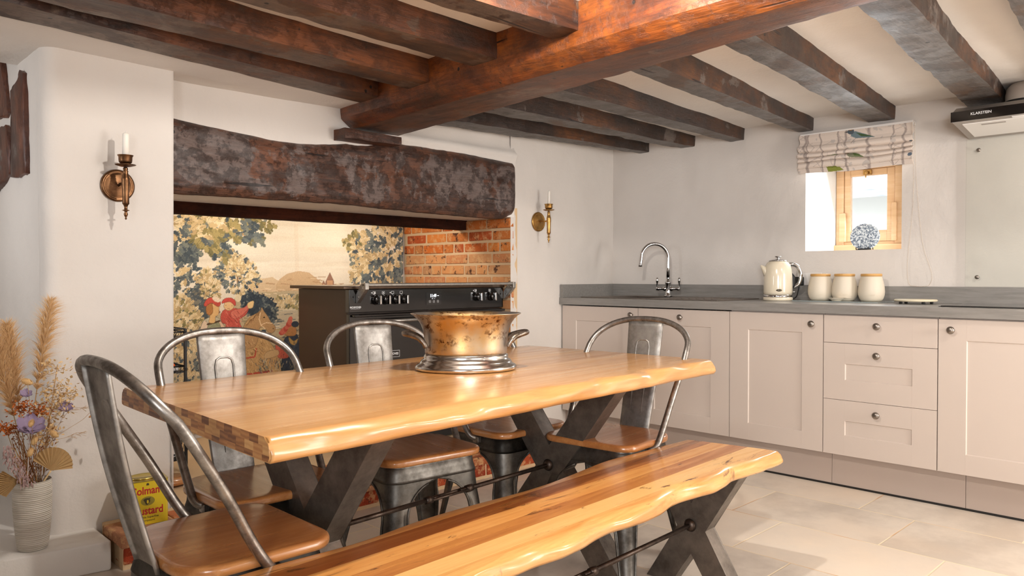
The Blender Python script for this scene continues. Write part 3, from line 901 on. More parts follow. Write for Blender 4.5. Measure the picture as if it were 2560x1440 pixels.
def xleg(name, parent, x, H, half, w, thick, cz, m):
    """one X-shaped steel leg standing in the YZ plane at local x"""
    r = thing_part(name, parent, (x, 0, 0))
    a0, a1 = thick
    bm = new()
    th = math.atan2(H, 2 * half); hw = w / 2 / math.sin(th)
    def strut(s):
        p = [(-s * half - hw, 0.0), (-s * half + hw, 0.0), (s * half + hw, H), (s * half - hw, H)]
        return p
    # one welded outline: X polygon made of both struts
    yc = 0.0; zc = H / 2
    k = (H / 2) / half            # slope
    hz = hw * k                   # vertical half opening at the crossing
    poly = [(-half - hw, 0), (-half + hw, 0), (0, zc - hz), (half - hw, 0), (half + hw, 0), (hw, zc), (half + hw, H), (half - hw, H), (0, zc + hz), (-half + hw, H), (-half - hw, H), (-hw, zc)]
    prism(bm, poly, a0, a1, 'yz', 0.0022, 2)
    # weld seams across the crossing
    return bm

def thing_part(name, parent, loc):
    o = bpy.data.objects.new(name, None); COL.objects.link(o); o.parent = parent; o.location = loc; return o

def xbm(H, half, w, a0, a1):
    bm = new(); th = math.atan2(H, 2 * half); hw = w / 2 / math.sin(th); zc = H / 2
    k = (H / 2) / half; hz = hw * k
    poly = [(-half - hw, 0), (-half + hw, 0), (0, zc - hz), (half - hw, 0), (half + hw, 0), (hw, zc), (half + hw, H), (half - hw, H), (0, zc + hz), (-half + hw, H), (-half - hw, H), (-hw, zc)]
    prism(bm, poly, a0, a1, 'yz', 0.002, 2)
    return bm

TA = math.atan2(0.11, 1.80)
table = thing('dining_table', 'live-edge oak dining table on crossed steel legs with a rod and turnbuckle', 'table', (1.585, 1.862, 0), TA)
TT, TH = 0.05, 0.745
FB = [(-0.80, 0.1, 0.006), (-0.45, 0.12, 0.016), (-0.20, 0.07, -0.012), (-0.06, 0.055, 0.034), (0.07, 0.07, -0.008), (0.19, 0.05, 0.030), (0.33, 0.08, -0.010), (0.47, 0.055, 0.036), (0.60, 0.07, -0.010), (0.71, 0.05, 0.032), (0.83, 0.07, -0.012)]
def tf(x): return 0.034 + bumps(x, FB) + 0.003 * math.sin(x * 31), 0.006 + 0.3 * bumps(x, [(0.02, 0.12, 0.014), (0.35, 0.1, -0.010), (0.6, 0.1, 0.012)])
def tb(x): return 0.022 + 0.006 * math.sin(x * 7.1), 0.004
top = slab('tabletop', 1.80, 0.925, TT, tf, tb, [OAK_TABLE, ENDG], table, left=(0.026, 0.090)); top.location = (0, 0, TH)
for x in (-0.510, 0.530):
    l = obj('leg', xbm(TH - TT - 0.001, 0.262, 0.098, -0.036, 0.036), LEGM, table); l.location = (x, 0, 0)
    bm = new(); box(bm, (-0.04, -0.36, TH - TT - 0.007), (0.04, 0.36, TH - TT - 0.0008)); o = obj('mounting_plate', bm, LEGM, l)
zr = (TH - TT) / 2 + 0.012
bm = new(); tube(bm, [(-0.473, 0, zr), (-0.10, 0, zr)], 0.0075, 12); tube(bm, [(0.075, 0, zr), (0.491, 0, zr)], 0.0075, 12)
obj('tie_rod', bm, ROD, table)
bm = turnbuckle(0, new()); o = obj('turnbuckle', bm, ROD, table); o.location = (-0.012, 0, zr)
for x, d in ((0.493, -1), (-0.473, 1)):
    bm = new(); lathe(bm, [(0, 0), (0.019, 0), (0.022, 0.006 * 1), (0.016, 0.016), (0, 0.018)], 16, axis='x', o=(0, 0, 0), rot=(Matrix.Rotation(PI, 3, 'Z') if d < 0 else None))
    o = obj('rod_boss', bm, ROD, table); o.location = (x, 0, zr)

BH, BT = 0.45, 0.045
BA = math.radians(2.4)
bench = thing('dining_bench', 'live-edge striped oak bench on crossed steel legs in front of the table', 'bench', (1.56, 1.345, 0), BA)
def bf(x): return 0.030 + bumps(x, [(-0.72, 0.1, 0.02), (-0.5, 0.1, -0.006), (-0.34, 0.10, 0.022), (-0.05, 0.10, 0.030), (0.16, 0.08, -0.004), (0.30, 0.10, 0.040), (0.50, 0.07, 0.004), (0.62, 0.08, 0.030), (0.86, 0.08, -0.006)]), 0.006 + 0.6 * bumps(x, [(-0.05, 0.1, 0.03), (0.30, 0.11, 0.04), (0.62, 0.1, 0.03), (-0.4, 0.12, 0.02)])
def bb(x): return 0.012 + bumps(x, [(0.02, 0.22, 0.022), (-0.6, 0.15, 0.02), (0.45, 0.15, -0.016), (0.92, 0.12, 0.012)]), 0.002
def bfull():
    o = slab('seat_board', 1.84, 0.375, BT, bf, lambda x: (bb(x)[0] + 0.010, bb(x)[0] - 0.006), [OAK_BENCH, ENDG], bench, end_skew=-0.055)
    o.location = (0, 0, BH); return o
bfull()
for x in (-0.52, 0.715):
    l = obj('leg', xbm(BH - BT - 0.001, 0.125, 0.086, -0.032, 0.032), LEGM, bench); l.location = (x, 0.02, 0)
    bm = new(); box(bm, (-0.036, -0.165, BH - BT - 0.006), (0.036, 0.15, BH - BT - 0.0008)); obj('mounting_plate', bm, LEGM, l)
zr = (BH - BT) / 2 + 0.012
bm = new(); tube(bm, [(-0.49, 0.02, zr), (-0.045, 0.02, zr)], 0.0075, 12); tube(bm, [(0.13, 0.02, zr), (0.68, 0.02, zr)], 0.0075, 12)
obj('tie_rod', bm, ROD, bench)
bm = turnbuckle(0, new()); o = obj('turnbuckle', bm, ROD, bench); o.location = (0.043, 0.02, zr)
for x, d in ((0.682, -1), (-0.488, 1)):
    bm = new(); lathe(bm, [(0, 0), (0.019, 0), (0.022, 0.006), (0.016, 0.016), (0, 0.018)], 16, axis='x', rot=(Matrix.Rotation(PI, 3, 'Z') if d < 0 else None))
    o = obj('rod_boss', bm, ROD, bench); o.location = (x, 0.02, zr)

# ================================================================ CHAIRS (front = local +x)
CH = 'steel hoop-back dining chairs around the table'
def chair_proto():
    t = thing('dining_chair', 'x', 'chair', (0, 0, 0), 0, CH)
    # seat
    bm = new()
    outl = rrect(0.345, 0.385, [0.062, 0.10, 0.10, 0.062], 8, cx=0.018)
    def ring(inset, z):
        cx, cy = 0.018, 0
        out = []
        for x, y in outl:
            d = Vector((x - cx, y - cy)); L = d.length
            out.append(bm.verts.new((cx + d.x * (1 - inset / L), cy + d.y * (1 - inset / L), z)))
        return out
    rs = [ring(0.014, 0.446), ring(0.002, 0.449), ring(0.0, 0.455), ring(0.0, 0.462), ring(0.0025, 0.4675), ring(0.007, 0.4705), ring(0.016, 0.4715), ring(0.06, 0.4705), ring(0.13, 0.469)]
    n = len(outl)
    for A, B in zip(rs[:-1], rs[1:]):
        for k in range(n): bm.faces.new((A[k], A[(k + 1) % n], B[(k + 1) % n], B[k])).smooth = True
    bm.faces.new(list(reversed(rs[0]))); bm.faces.new(rs[-1]).smooth = True
    obj('seat', bm, SEATWOOD, t)
    # skirt
    bm = new()
    levels = [(0.160, 0.445), (0.166, 0.440), (0.168, 0.418), (0.172, 0.402), (0.1745, 0.392)]
    prev = None
    for hw, z in levels:
        pts = rrect(hw * 2 * 0.94, hw * 2 + 0.01, 0.055, 8, cx=0.016)
        cur = [bm.verts.new((x, y, z)) for x, y in pts]
        if prev:
            for k in range(len(cur)):
                bm.faces.new((prev[k], prev[(k + 1) % len(cur)], cur[(k + 1) % len(cur)], cur[k])).smooth = True
        prev = cur
    bmesh.ops.solidify(bm, geom=bm.faces[:], thickness=0.0025)
    o = obj('seat_frame', bm, GUN, t)
    # legs: pressed corner shells whose edges sweep up into arches
    def leg(sx, sy):
        bm = new()
        H = 0.40; N = 40; rows = []
        for i in range(N + 1):
            z = H * (1 - i / N) ** 1.0
            f = (H - z) / H
            hx = 0.162 + 0.050 * f ** 1.25; hy = 0.174 + 0.042 * f ** 1.25
            if z > 0.268: o = 0.122 * math.sqrt(max(0, 1 - ((z - 0.268) / 0.118) ** 2)) if z < 0.386 else 0.0
            else: o = None
            low = 0.062 - 0.028 * min(1, max(0, (0.268 - z) / 0.268))
            wx = (hx - o) if o is not None else low + (hx - 0.122 - low) * max(0, 1 - (0.268 - z) / 0.12) ** 2.2
            wy = (hy - o) if o is not None else low + (hy - 0.122 - low) * max(0, 1 - (0.268 - z) / 0.12) ** 2.2
            if z < 0.035: wx *= 0.72 + 0.28 * z / 0.035; wy *= 0.72 + 0.28 * z / 0.035
            r = min(0.050 - 0.022 * f, wx * 0.8, wy * 0.8)
            pts = []
            fl = 0.0035 * math.sin(PI * min(1, f * 2.0)) if f > 0.30 else 0
            for k in range(7):                      # flange along x
                u = k / 6; pts.append((hx - wx + (wx - r) * u, hy - (0.004 if 2 <= k <= 3 and f > 0.25 else 0)))
            for k in range(1, 9):
                a = PI / 2 - PI / 2 * k / 9
                pts.append((hx - r + r * math.cos(a), hy - r + r * math.sin(a)))
            for k in range(7):
                u = 1 - k / 6; pts.append((hx - (0.004 if 2 <= 6 - k <= 3 and f > 0.25 else 0), hy - wy + (wy - r) * u))
            rows.append([bm.verts.new((0.016 + sx * x, sy * y, z)) for x, y in pts])
        for A, B in zip(rows[:-1], rows[1:]):
            for k in range(len(A) - 1):
                bm.faces.new((A[k], A[k + 1], B[k + 1], B[k])).smooth = True
        e1 = [r_[0].co.copy() for r_ in rows]; e2 = [r_[-1].co.copy() for r_ in rows]
        bmesh.ops.recalc_face_normals(bm, faces=bm.faces)
        bmesh.ops.solidify(bm, geom=bm.faces[:], thickness=0.0025)
        tube(bm, e1[2:-1], 0.0042, 6); tube(bm, e2[2:-1], 0.0042, 6)
        me_bm = bm
        o = obj('leg', me_bm, GUN, t)
        b2 = new(); box(b2, (0.016 + sx * 0.196 - 0.016, sy * 0.200 - 0.016, 0.0), (0.016 + sx * 0.196 + 0.012, sy * 0.200 + 0.012, 0.012), 0.003)
        obj('foot_cap', b2, BLACKM, o)
    for sx in (-1, 1):
        for sy in (-1, 1): leg(sx, sy)
    # hoop
    half = [(0.035, 0.150, 0.434), (0.030, 0.182, 0.436), (0.012, 0.198, 0.452), (-0.025, 0.203, 0.51), (-0.078, 0.211, 0.61), (-0.140, 0.218, 0.715), (-0.178, 0.216, 0.775)]
    arch = []
    for k in range(1, 12):
        a = PI * k / 12
        arch.append((-0.178 - 0.080 * math.sin(a) ** 0.9, 0.216 * math.copysign(abs(math.cos(a)) ** 0.86, math.cos(a)), 0.775 + 0.108 * math.sin(a)))
    path = smoothpath(half, 5)[:-1] + smoothpath([half[-1]] + arch + [(half[-1][0], -half[-1][1], half[-1][2])], 3)[:-1] + smoothpath([(x, -y, z) for x, y, z in reversed(half)], 5)
    bm = new(); tube(bm, path, 0.0114, 12)
    for s in (-1, 1): box(bm, (0.022, s * 0.176 - 0.012, 0.418), (0.052, s * 0.176 + 0.012, 0.442), 0.003)
    obj('back_hoop', bm, TUBE, t)
    # back panel with rolled edges and pressed loop
    bm = new(); rows = []
    for i in range(25):
        u = i / 24; z = 0.440 + (0.872 - 0.440) * u
        x = -0.152 - 0.098 * u - 0.010 * math.sin(PI * u); hw = 0.062 + 0.014 * u
        sec = [(-hw, 0.012), (-hw - 0.001, 0.004), (-hw + 0.003, 0.0)] + [(-hw + 0.003 + (2 * hw - 0.006) * k / 8, -0.004 * math.sin(PI * k / 8)) for k in range(1, 8)] + [(hw - 0.003, 0.0), (hw + 0.001, 0.004), (hw, 0.012)]
        rows.append([bm.verts.new((x - dx if True else 0, y, z)) for y, dx in sec])
    for A, B in zip(rows[:-1], rows[1:]):
        for k in range(len(A) - 1): bm.faces.new((A[k], A[k + 1], B[k + 1], B[k])).smooth = True
    bmesh.ops.recalc_face_normals(bm, faces=bm.faces)
    bmesh.ops.solidify(bm, geom=bm.faces[:], thickness=0.002)
    def px(z, dx=0): 
        u = (z - 0.440) / 0.432; return -0.152 - 0.098 * u - 0.010 * math.sin(PI * u) + dx
    lp = [(0.024, 0.52), (0.027, 0.66), (0.029, 0.775), (0.024, 0.795), (0.012, 0.802)]
    pts = [(px(z, 0.0035), y, z) for y, z in lp] + [(px(z, 0.0035), -y, z) for y, z in reversed(lp)]
    tube(bm, pts, [0.001, 0.0030] + [0.0036] * 6 + [0.0030, 0.001], 8)
    obj('backrest', bm, PANEL, t)
    return t
proto = chair_proto()
chairs = [
    ('dining_chair', (0.747, 1.682), 0.0, 'hoop-back steel chair seen from behind at the left end of the table'),
    ('dining_chair', (1.040, 2.075), -PI / 2, 'hoop-back steel chair on the fireplace side, in front of the woven tapestry'),
    ('dining_chair', (1.610, 2.120), -PI / 2 - 0.10, 'hoop-back steel chair on the fireplace side, in front of the black oven door'),
    ('dining_chair', (2.140, 2.195), -PI / 2, 'steel chair whose back is hidden behind the metal wine cooler'),
    ('dining_chair', (2.275, 1.757), PI + 0.10, 'hoop-back steel chair at the right end of the table, before the sink cabinets'),
]
for i, (nm, (x, y), rz, lab) in enumerate(chairs):
    c = proto if i == 0 else copy_tree(proto)
    c.location = (x, y, 0); c.rotation_euler = (0, 0, rz); c['label'] = lab

# ================================================================ KITCHEN RUN
CX = 3.81
def shaker(bm, y0, y1, z0, z1, stile=0.115, rail_t=0.093, rail_b=0.09, rec=0.0055, x=CX, depth=0.02):
    """a frame-and-panel front facing -X"""
    a0, a1, b0, b1 = y0 + stile, y1 - stile, z0 + rail_b, z1 - rail_t
    P = lambda X, Y, Z: bm.verts.new((X, Y, Z))
    o = [P(x, y0, z0), P(x, y1, z0), P(x, y1, z1), P(x, y0, z1)]
    i1 = [P(x, a0, b0), P(x, a1, b0), P(x, a1, b1), P(x, a0, b1)]
    c = 0.0035
    i2 = [P(x + rec, a0 + c, b0 + c), P(x + rec, a1 - c, b0 + c), P(x + rec, a1 - c, b1 - c), P(x + rec, a0 + c, b1 - c)]
    bk = [P(x + depth, y0, z0), P(x + depth, y1, z0), P(x + depth, y1, z1), P(x + depth, y0, z1)]
    for k in range(4):
        j = (k + 1) % 4
        bm.faces.new((o[k], o[j], i1[j], i1[k])); bm.faces.new((i1[k], i1[j], i2[j], i2[k])); bm.faces.new((o[k], bk[k], bk[j], o[j]))
    bm.faces.new(i2); bm.faces.new(list(reversed(bk)))
    # hairline joints where the rails meet the stiles
    for yy in (a0, a1):
        for za, zb in ((z0, b0), (b1, z1)):
            box(bm, (x - 0.0003, yy - 0.0006, za), (x + 0.001, yy + 0.0006, zb))
    return bm
def knob(parent, y, z, lab=None):
    bm = new(); lathe(bm, [(0.007, 0), (0.0065, 0.008), (0.006, 0.012), (0.012, 0.016), (0.0165, 0.021), (0.017, 0.026), (0.013, 0.031), (0.006, 0.0335), (0, 0.034)], 24, axis='x', rot=Matrix.Rotation(PI, 3, 'Z'))
    o = obj('knob', bm, NICKEL, parent); 
    return o
def place(o, p): o.matrix_parent_inverse = Matrix(); o.location = wm(o.parent).inverted() @ Vector(p)

def carcass(y0, y1, name, label, cat='cabinet', top=0.8665):
    t = thing(name, label, cat, (CX + 0.30, (y0 + y1) / 2, 0.165), 0, 'painted base cabinets under the grey worktop')
    bm = box(new(), (CX + 0.0205, y0 + 0.001, 0.166), (WX - 0.012, y1 - 0.001, top)); obj('carcass', bm, CAB, t, True)
    return t
G = 0.002
def door(t, y0, y1, ky, kz, **k):
    bm = new(); shaker(bm, y0 + G, y1 - G, 0.170, 0.860, **k); d = obj('door', bm, CAB, t, True)
    kn = knob(d, ky, kz); place(kn, (CX, ky, kz)); return d
t = carcass(2.742, 3.351, 'base_cabinet', 'beige shaker base cabinet at the corner, leftmost of the run', top=0.752)
door(t, 2.742, 3.351, 2.785, 0.817)
t = carcass(2.130, 2.742, 'base_cabinet', 'beige shaker cabinet under the draining board, knob centred at the top of its door', top=0.752)
door(t, 2.130, 2.742, 2.437, 0.816)
t = carcass(1.612, 2.130, 'base_cabinet', 'beige shaker cabinet below the cream kettle, left of the drawers')
door(t, 1.612, 2.130, 1.666, 0.812, stile=0.108)
t = carcass(1.090, 1.612, 'drawer_cabinet', 'beige drawer cabinet with three drawers below the storage jars')
for z0, z1, kz, rail in ((0.7245, 0.860, 0.813, None), (0.4435, 0.7225, 0.672, 1), (0.170, 0.4415, 0.389, 1)):
    bm = new()
    if rail: shaker(bm, 1.090 + G, 1.612 - G, z0, z1, stile=0.105, rail_t=0.100, rail_b=0.098)
    else:
        box(bm, (CX, 1.090 + G, z0), (CX + 0.02, 1.612 - G, z1), 0.001)
        for yy in (1.197, 1.505): box(bm, (CX - 0.0003, yy - 0.0006, z0), (CX + 0.001, yy + 0.0006, z1))
    d = obj('drawer', bm, CAB, t, True); kn = knob(d, 0, 0); place(kn, (CX, 1.350, kz))
t = carcass(0.490, 1.090, 'base_cabinet', 'beige shaker cabinet under the ceramic hob at the right edge of the photo')
door(t, 0.490, 1.090, 1.033, 0.812, stile=0.113)

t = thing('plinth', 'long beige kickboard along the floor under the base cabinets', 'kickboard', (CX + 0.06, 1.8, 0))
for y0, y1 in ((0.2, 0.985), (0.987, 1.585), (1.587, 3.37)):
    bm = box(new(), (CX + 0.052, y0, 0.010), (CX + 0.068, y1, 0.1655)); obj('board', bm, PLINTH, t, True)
bm = box(new(), (CX + 0.050, 0.2, 0.0), (CX + 0.070, 3.37, 0.010)); obj('seal_strip', bm, BLACKM, t, True)

t = thing('worktop', 'long grey wood-grain laminate worktop with matching upstand along the window wall', 'worktop', (4.1, 1.8, 0.868))
bm = new()
SX0, SX1, SY0, SY1 = 3.895, 4.325, 2.72, 3.12       # bowl cut-out
for lo, hi in (((3.787, 0.2, 0.868), (4.425, SY0, 0.912)), ((3.787, SY1, 0.868), (4.425, 3.395, 0.912)), ((3.787, SY0, 0.868), (SX0, SY1, 0.912)), ((SX1, SY0, 0.868), (4.425, SY1, 0.912))):
    box(bm, lo, hi)
bmesh.ops.remove_doubles(bm, verts=bm.verts, dist=0.0001)
obj('counter', bm, WORKTOP, t, True)
bm = box(new(), (4.408, 0.2, 0.912), (4.430, 3.41, 0.998), 0.001); obj('upstand', bm, WORKTOP, t, True)
bm = hexa(new(), [(3.79, 3.330, 0.9125), (4.408, 3.392, 0.9125), (4.408, 3.410, 0.9125), (3.79, 3.350, 0.9125), (3.79, 3.330, 0.998), (4.408, 3.392, 0.998), (4.408, 3.410, 0.998), (3.79, 3.350, 0.998)])
obj('end_upstand', bm, WORKTOP, t, True)

# sink and drainer
SINK = M('sink_composite', (98, 88, 80), 0.42); SINK.bump(SINK.noise(scale=200, detail=2), 0.15, 0.002); SINK = SINK.m
t = thing('inset_sink', 'dark brown-grey composite sink with drainer set in the worktop', 'sink', (4.1, 2.8, 0.912))
bm = new()
for lo, hi in (((3.865, 2.24, 0.9122), (4.36, SY0 + 0.01, 0.9185)), ((3.865, SY1 - 0.01, 0.9122), (4.36, 3.24, 0.9185)), ((3.865, SY0 + 0.01, 0.9122), (SX0 + 0.01, SY1 - 0.01, 0.9185)), ((SX1 - 0.01, SY0 + 0.01, 0.9122), (4.36, SY1 - 0.01, 0.9185))):
    box(bm, lo, hi, 0.002)
for k in range(7): box(bm, (3.92, 2.30 + k * 0.05, 0.9185), (4.26, 2.312 + k * 0.05, 0.922), 0.0012)
obj('drainer', bm, SINK, t, True)
bm = new()
a = [(SX0 + .012, SY0 + .012), (SX1 - .012, SY0 + .012), (SX1 - .012, SY1 - .012), (SX0 + .012, SY1 - .012)]
A = [bm.verts.new((x, y, 0.913)) for x, y in a]; B = [bm.verts.new((x * .9 + 4.11 * .1, y * .9 + 2.92 * .1, 0.76)) for x, y in a]
for k in range(4): bm.faces.new((A[k], B[k], B[(k + 1) % 4], A[(k + 1) % 4]))
bm.faces.new(B); bmesh.ops.solidify(bm, geom=bm.faces[:], thickness=0.003)
obj('bowl', bm, SINK, t, True)

# swan neck tap
TX, TY, TZ = 4.295, 2.85, 0.9187
t = thing('kitchen_tap', 'chrome swan-neck mixer tap with two lever handles behind the sink', 'tap', (TX, TY, TZ))
bm = new(); lathe(bm, [(0.027, 0), (0.027, 0.006), (0.020, 0.012), (0.0185, 0.03), (0.0185, 0.085), (0.021, 0.09), (0.019, 0.098), (0.0145, 0.104), (0.0135, 0.118), (0, 0.118)], 28)
obj('tap_body', bm, CHROME, t)
d = Vector((-0.80, 0.60, 0)); r = 0.092
path = [Vector((0, 0, 0.11)), Vector((0, 0, 0.19)), Vector((0, 0, 0.255))]
path += [d * (r - r * math.cos(a)) + Vector((0, 0, 0.255 + r * 1.0 * math.sin(a))) for a in [PI * k / 20 for k in range(1, 19)]]
path += [d * (2 * r + 0.004) + Vector((0, 0, 0.218)), d * (2 * r + 0.006) + Vector((0, 0, 0.205))]
bm = new(); tube(bm, path, 0.0115, 14); lathe(bm, [(0.0125, 0), (0.0125, 0.016), (0.011, 0.018)], 14, o=path[-1] - Vector((0, 0, 0.008)))
obj('spout', bm, CHROME, t)
for s in (-1, 1):
    e = Vector((0.10 * s * -1 * 0.55, 0.10 * s * 0.84 * -1 * -1, 0)).normalized()
    e = Vector((-0.45 * s, 0.89 * s, 0)) if True else e
    bm = new()
    tube(bm, [e * 0.012 + Vector((0, 0, 0.050)), e * 0.030 + Vector((0, 0, 0.052)), e * 0.034 + Vector((0, 0, 0.052)), e * 0.055 + Vector((0, 0, 0.052)), e * 0.060 + Vector((0, 0, 0.052)), e * 0.078 + Vector((0, 0, 0.052))], [0.016, 0.013, 0.010, 0.0095, 0.013, 0.012], 14)
    obj('valve', bm, CHROME, t)
    q = e * 0.072 + Vector((0, 0, 0.06))
    bm = new(); tube(bm, [q, q + Vector((0, 0, 0.03)), q + Vector((0, 0, 0.034)), q + Vector((0, 0, 0.058)), q + Vector((0, 0, 0.066))], [0.0045, 0.0045, 0.0075, 0.0085, 0.003], 12)
    obj('lever', bm, CHROME, t)

# ceramic hob
t = thing('ceramic_hob', 'flat black glass hob set in the worktop at the right edge', 'hob', (4.1, 0.85, 0.912))
bm = box(new(), (3.895, 0.52, 0.9122), (4.345, 1.105, 0.918), 0.0015); obj('hob_glass', bm, BLACK, t, True)
bm = box(new(), (3.888, 0.513, 0.9121), (4.352, 1.112, 0.9145), 0.001); obj('hob_trim', bm, BLACKM, t, True)

# glass splashback with screws
t = thing('glass_splashback', 'clear glass splashback screwed to the wall under the cooker hood', 'splashback', (4.42, 0.83, 1.0))
bm = box(new(), (4.4165, 0.53, 0.999), (4.4215, 1.140, 1.752), 0.001); obj('glass_panel', bm, thin_glass('splash_glass', (254, 255, 254), 0.10), t, True)
for y, z in ((1.084, 1.692), (1.086, 1.048), (0.60, 1.692), (0.60, 1.048)):
    bm = new(); lathe(bm, [(0.0, 0), (0.010, 0), (0.0095, 0.004), (0.004, 0.006), (0, 0.006)], 20, axis='x', rot=Matrix.Rotation(PI, 3, 'Z'))
    o = obj('screw_cap', bm, NICKEL, t); place(o, (4.4163, y, z))

# cooker hood
t = thing('cooker_hood', 'slim black-fronted cooker hood with pale filter panel on the window wall', 'cooker hood', (4.3, 0.83, 1.76))
bm = new(); hexa(bm, [(4.15, 0.52, 1.762), (4.428, 0.52, 1.755), (4.428, 1.130, 1.755), (4.15, 1.130, 1.790), (4.15, 0.52, 1.835), (4.428, 0.52, 1.878), (4.428, 1.125, 1.878), (4.15, 1.125, 1.845)], 0.002)
HOODG = plain('hood_grey', (168, 160, 152), 0.4, 0.5)
bm2 = new(); prism(bm2, [(4.135, 1.797), (4.44 - 0.012, 1.753), (4.44 - 0.012, 1.878), (4.20, 1.874), (4.135, 1.842)], 0.52, 1.130, 'xz', 0.0015); bm.free()
obj('hood_body', bm2, HOODG, t, True)
bm = new(); box(bm, (4.120, 0.518, 1.795), (4.136, 1.132, 1.843), 0.0015); f = obj('fascia', bm, BLACK, t, True)
lettering('KLARSTEIN', 0.0175, frame((4.1195, 1.003, 1.8235), (0, -1, 0), (0, 0, 1)), plain('print_white', (236, 236, 236), 0.5), f, offset=0.0001)
sl = (1.753 - 1.797) / (4.428 - 4.135)
def und(x, dz=0): return 1.797 + (x - 4.135) * sl - 0.0005 + dz
bm = new(); hexa(bm, [(4.175, 0.56, und(4.175, -.004)), (4.385, 0.56, und(4.385, -.004)), (4.385, 1.095, und(4.385, -.004)), (4.175, 1.095, und(4.175, -.004)), (4.175, 0.56, und(4.175)), (4.385, 0.56, und(4.385)), (4.385, 1.095, und(4.385)), (4.175, 1.095, und(4.175))])
fp = obj('filter_panel', bm, plain('filter_white', (226, 222, 216), 0.45), t, True)
bm = new(); hexa(bm, [(4.196, 0.92, und(4.196, -.0065)), (4.206, 0.92, und(4.206, -.0065)), (4.206, 1.02, und(4.206, -.0065)), (4.196, 1.02, und(4.196, -.0065)), (4.196, 0.92, und(4.196, -.004)), (4.206, 0.92, und(4.206, -.004)), (4.206, 1.02, und(4.206, -.004)), (4.196, 1.02, und(4.196, -.004))])
obj('filter_catch', bm, HOODG, fp, True)
bm = new(); hexa(bm, [(4.150, 0.80, und(4.150, -.003)), (4.168, 0.80, und(4.168, -.003)), (4.168, 0.885, und(4.168, -.003)), (4.150, 0.885, und(4.150, -.003)), (4.150, 0.80, und(4.150)), (4.168, 0.80, und(4.168)), (4.168, 0.885, und(4.168)), (4.150, 0.885, und(4.150))])
obj('hood_light', bm, WHITE, t, True)
t = thing('extractor_duct', 'pale round extractor duct rising behind the cooker hood', 'duct', (4.32, 0.868, 1.879))
bm = new(); lathe(bm, [(0.082, 0.0), (0.080, 0.02), (0.080, 0.045), (0.073, 0.075), (0.055, 0.095), (0.0, 0.100)], 32); obj('duct_bend', bm, plain('duct_grey', (176, 164, 152), 0.7), t)
bm = new(); lathe(bm, [(0.088, 0.0), (0.088, 0.008), (0.081, 0.012)], 32); obj('duct_collar', bm, BLACKM, t)

# ================================================================ RANGE COOKER
t = thing('range_cooker', 'black range cooker with chrome rail and six control knobs, in the fireplace', 'cooker', (2.72, 3.63, 0.130))
SIDE = plain('cooker_side', (58, 40, 30), 0.38)
bm = new(); box(bm, (2.176, 3.385, 0.20), (3.270, 3.875, 0.984), 0.002); obj('cooker_body', bm, SIDE, t, True)
bm = new(); box(bm, (2.135, 3.352, 0.986), (3.276, 3.90, 1.003), 0.003); obj('hob_top', bm, M('hob_edge', (92, 74, 60), 0.2, 0.6).m, t, True)
bm = new(); box(bm, (2.165, 3.350, 0.864), (3.262, 3.386, 0.985), 0.003); cp = obj('control_panel', bm, BLACK, t, True)
bm = new(); box(bm, (2.20, 3.40, 0.131), (3.25, 3.85, 0.20)); obj('cooker_plinth', bm, BLACKM, t, True)
PW = plain('print_white2', (225, 225, 225), 0.5)
def icon(x, z, kind):
    bm = new()
    def ln(x0, z0, x1, z1, w=0.0008):
        if abs(x1 - x0) > abs(z1 - z0): box(bm, (x0, 3.3494, z0 - w), (x1, 3.3500, z0 + w))
        else: box(bm, (x0 - w, 3.3494, z0), (x0 + w, 3.3500, z1))
    a = 0.008
    ln(x - a, z - a * .8, x + a, z - a * .8); ln(x - a, z + a * .8, x + a, z + a * .8); ln(x - a, z - a * .8, x - a, z + a * .8); ln(x + a, z - a * .8, x + a, z + a * .8)
    if kind == 0: box(bm, (x - 0.001, 3.3494, z - 0.006), (x + 0.007, 3.35, z + 0.004))
    if kind == 1: box(bm, (x - 0.003, 3.3494, z - 0.003), (x + 0.003, 3.35, z + 0.003))
    if kind != 1 and kind != 3: box(bm, (x - 0.018, 3.3494, z - 0.003), (x - 0.012, 3.35, z + 0.003))
    ln(x, z - 0.013, x, z - 0.0065)
    obj('icon', bm, PW, cp, True)
for i, (x, z) in enumerate([(2.330, 0.929), (2.388, 0.929), (2.448, 0.929), (2.505, 0.929), (3.045, 0.932), (3.160, 0.932)]):
    bm = new()
    lathe(bm, [(0.0, 0), (0.0265, 0.0), (0.0275, 0.004), (0.024, 0.010), (0.021, 0.024), (0.019, 0.028), (0.0, 0.028)], 28, axis='y')
    k = obj('knob', bm, BLACK, t); place(k, (x, 3.350, z))
    bm = new(); box(bm, (-0.007, -0.048, -0.024), (0.007, -0.024, 0.024), 0.004, 3); o = obj('grip', bm, CHROME, k)
    bm = new(); lathe(bm, [(0.0240, 0.009), (0.0262, 0.010), (0.0250, 0.013)], 28, axis='y', capb=False, capt=False); obj('knob_ring', bm, CHROME, k)
    icon(x - 0.012, z + 0.037, i % 4)
bm = box(new(), (2.664, 3.3485, 0.893), (2.772, 3.350, 0.965)); disp = obj('display', bm, plain('display_black', (8, 8, 9), 0.05, coat=1.0), t, True)
em = M('clock_digits', (235, 240, 255), 0.5); em.b.inputs['Emission Color'].default_value = (0.9, 0.95, 1, 1); em.b.inputs['Emission Strength'].default_value = 2.2
lettering('11:49', 0.026, frame((2.713, 3.3482, 0.943), (1, 0, 0), (0, 0, 1)), em.m, disp, offset=0.0001, sx=0.80)
bm = new(); box(bm, (2.742, 3.3478, 0.9425), (2.754, 3.3484, 0.9445)); box(bm, (2.704, 3.3478, 0.9265), (2.712, 3.3484, 0.9285)); box(bm, (2.722, 3.3478, 0.9265), (2.725, 3.3484, 0.9285)); obj('clock_dash', bm, em.m, disp, True)
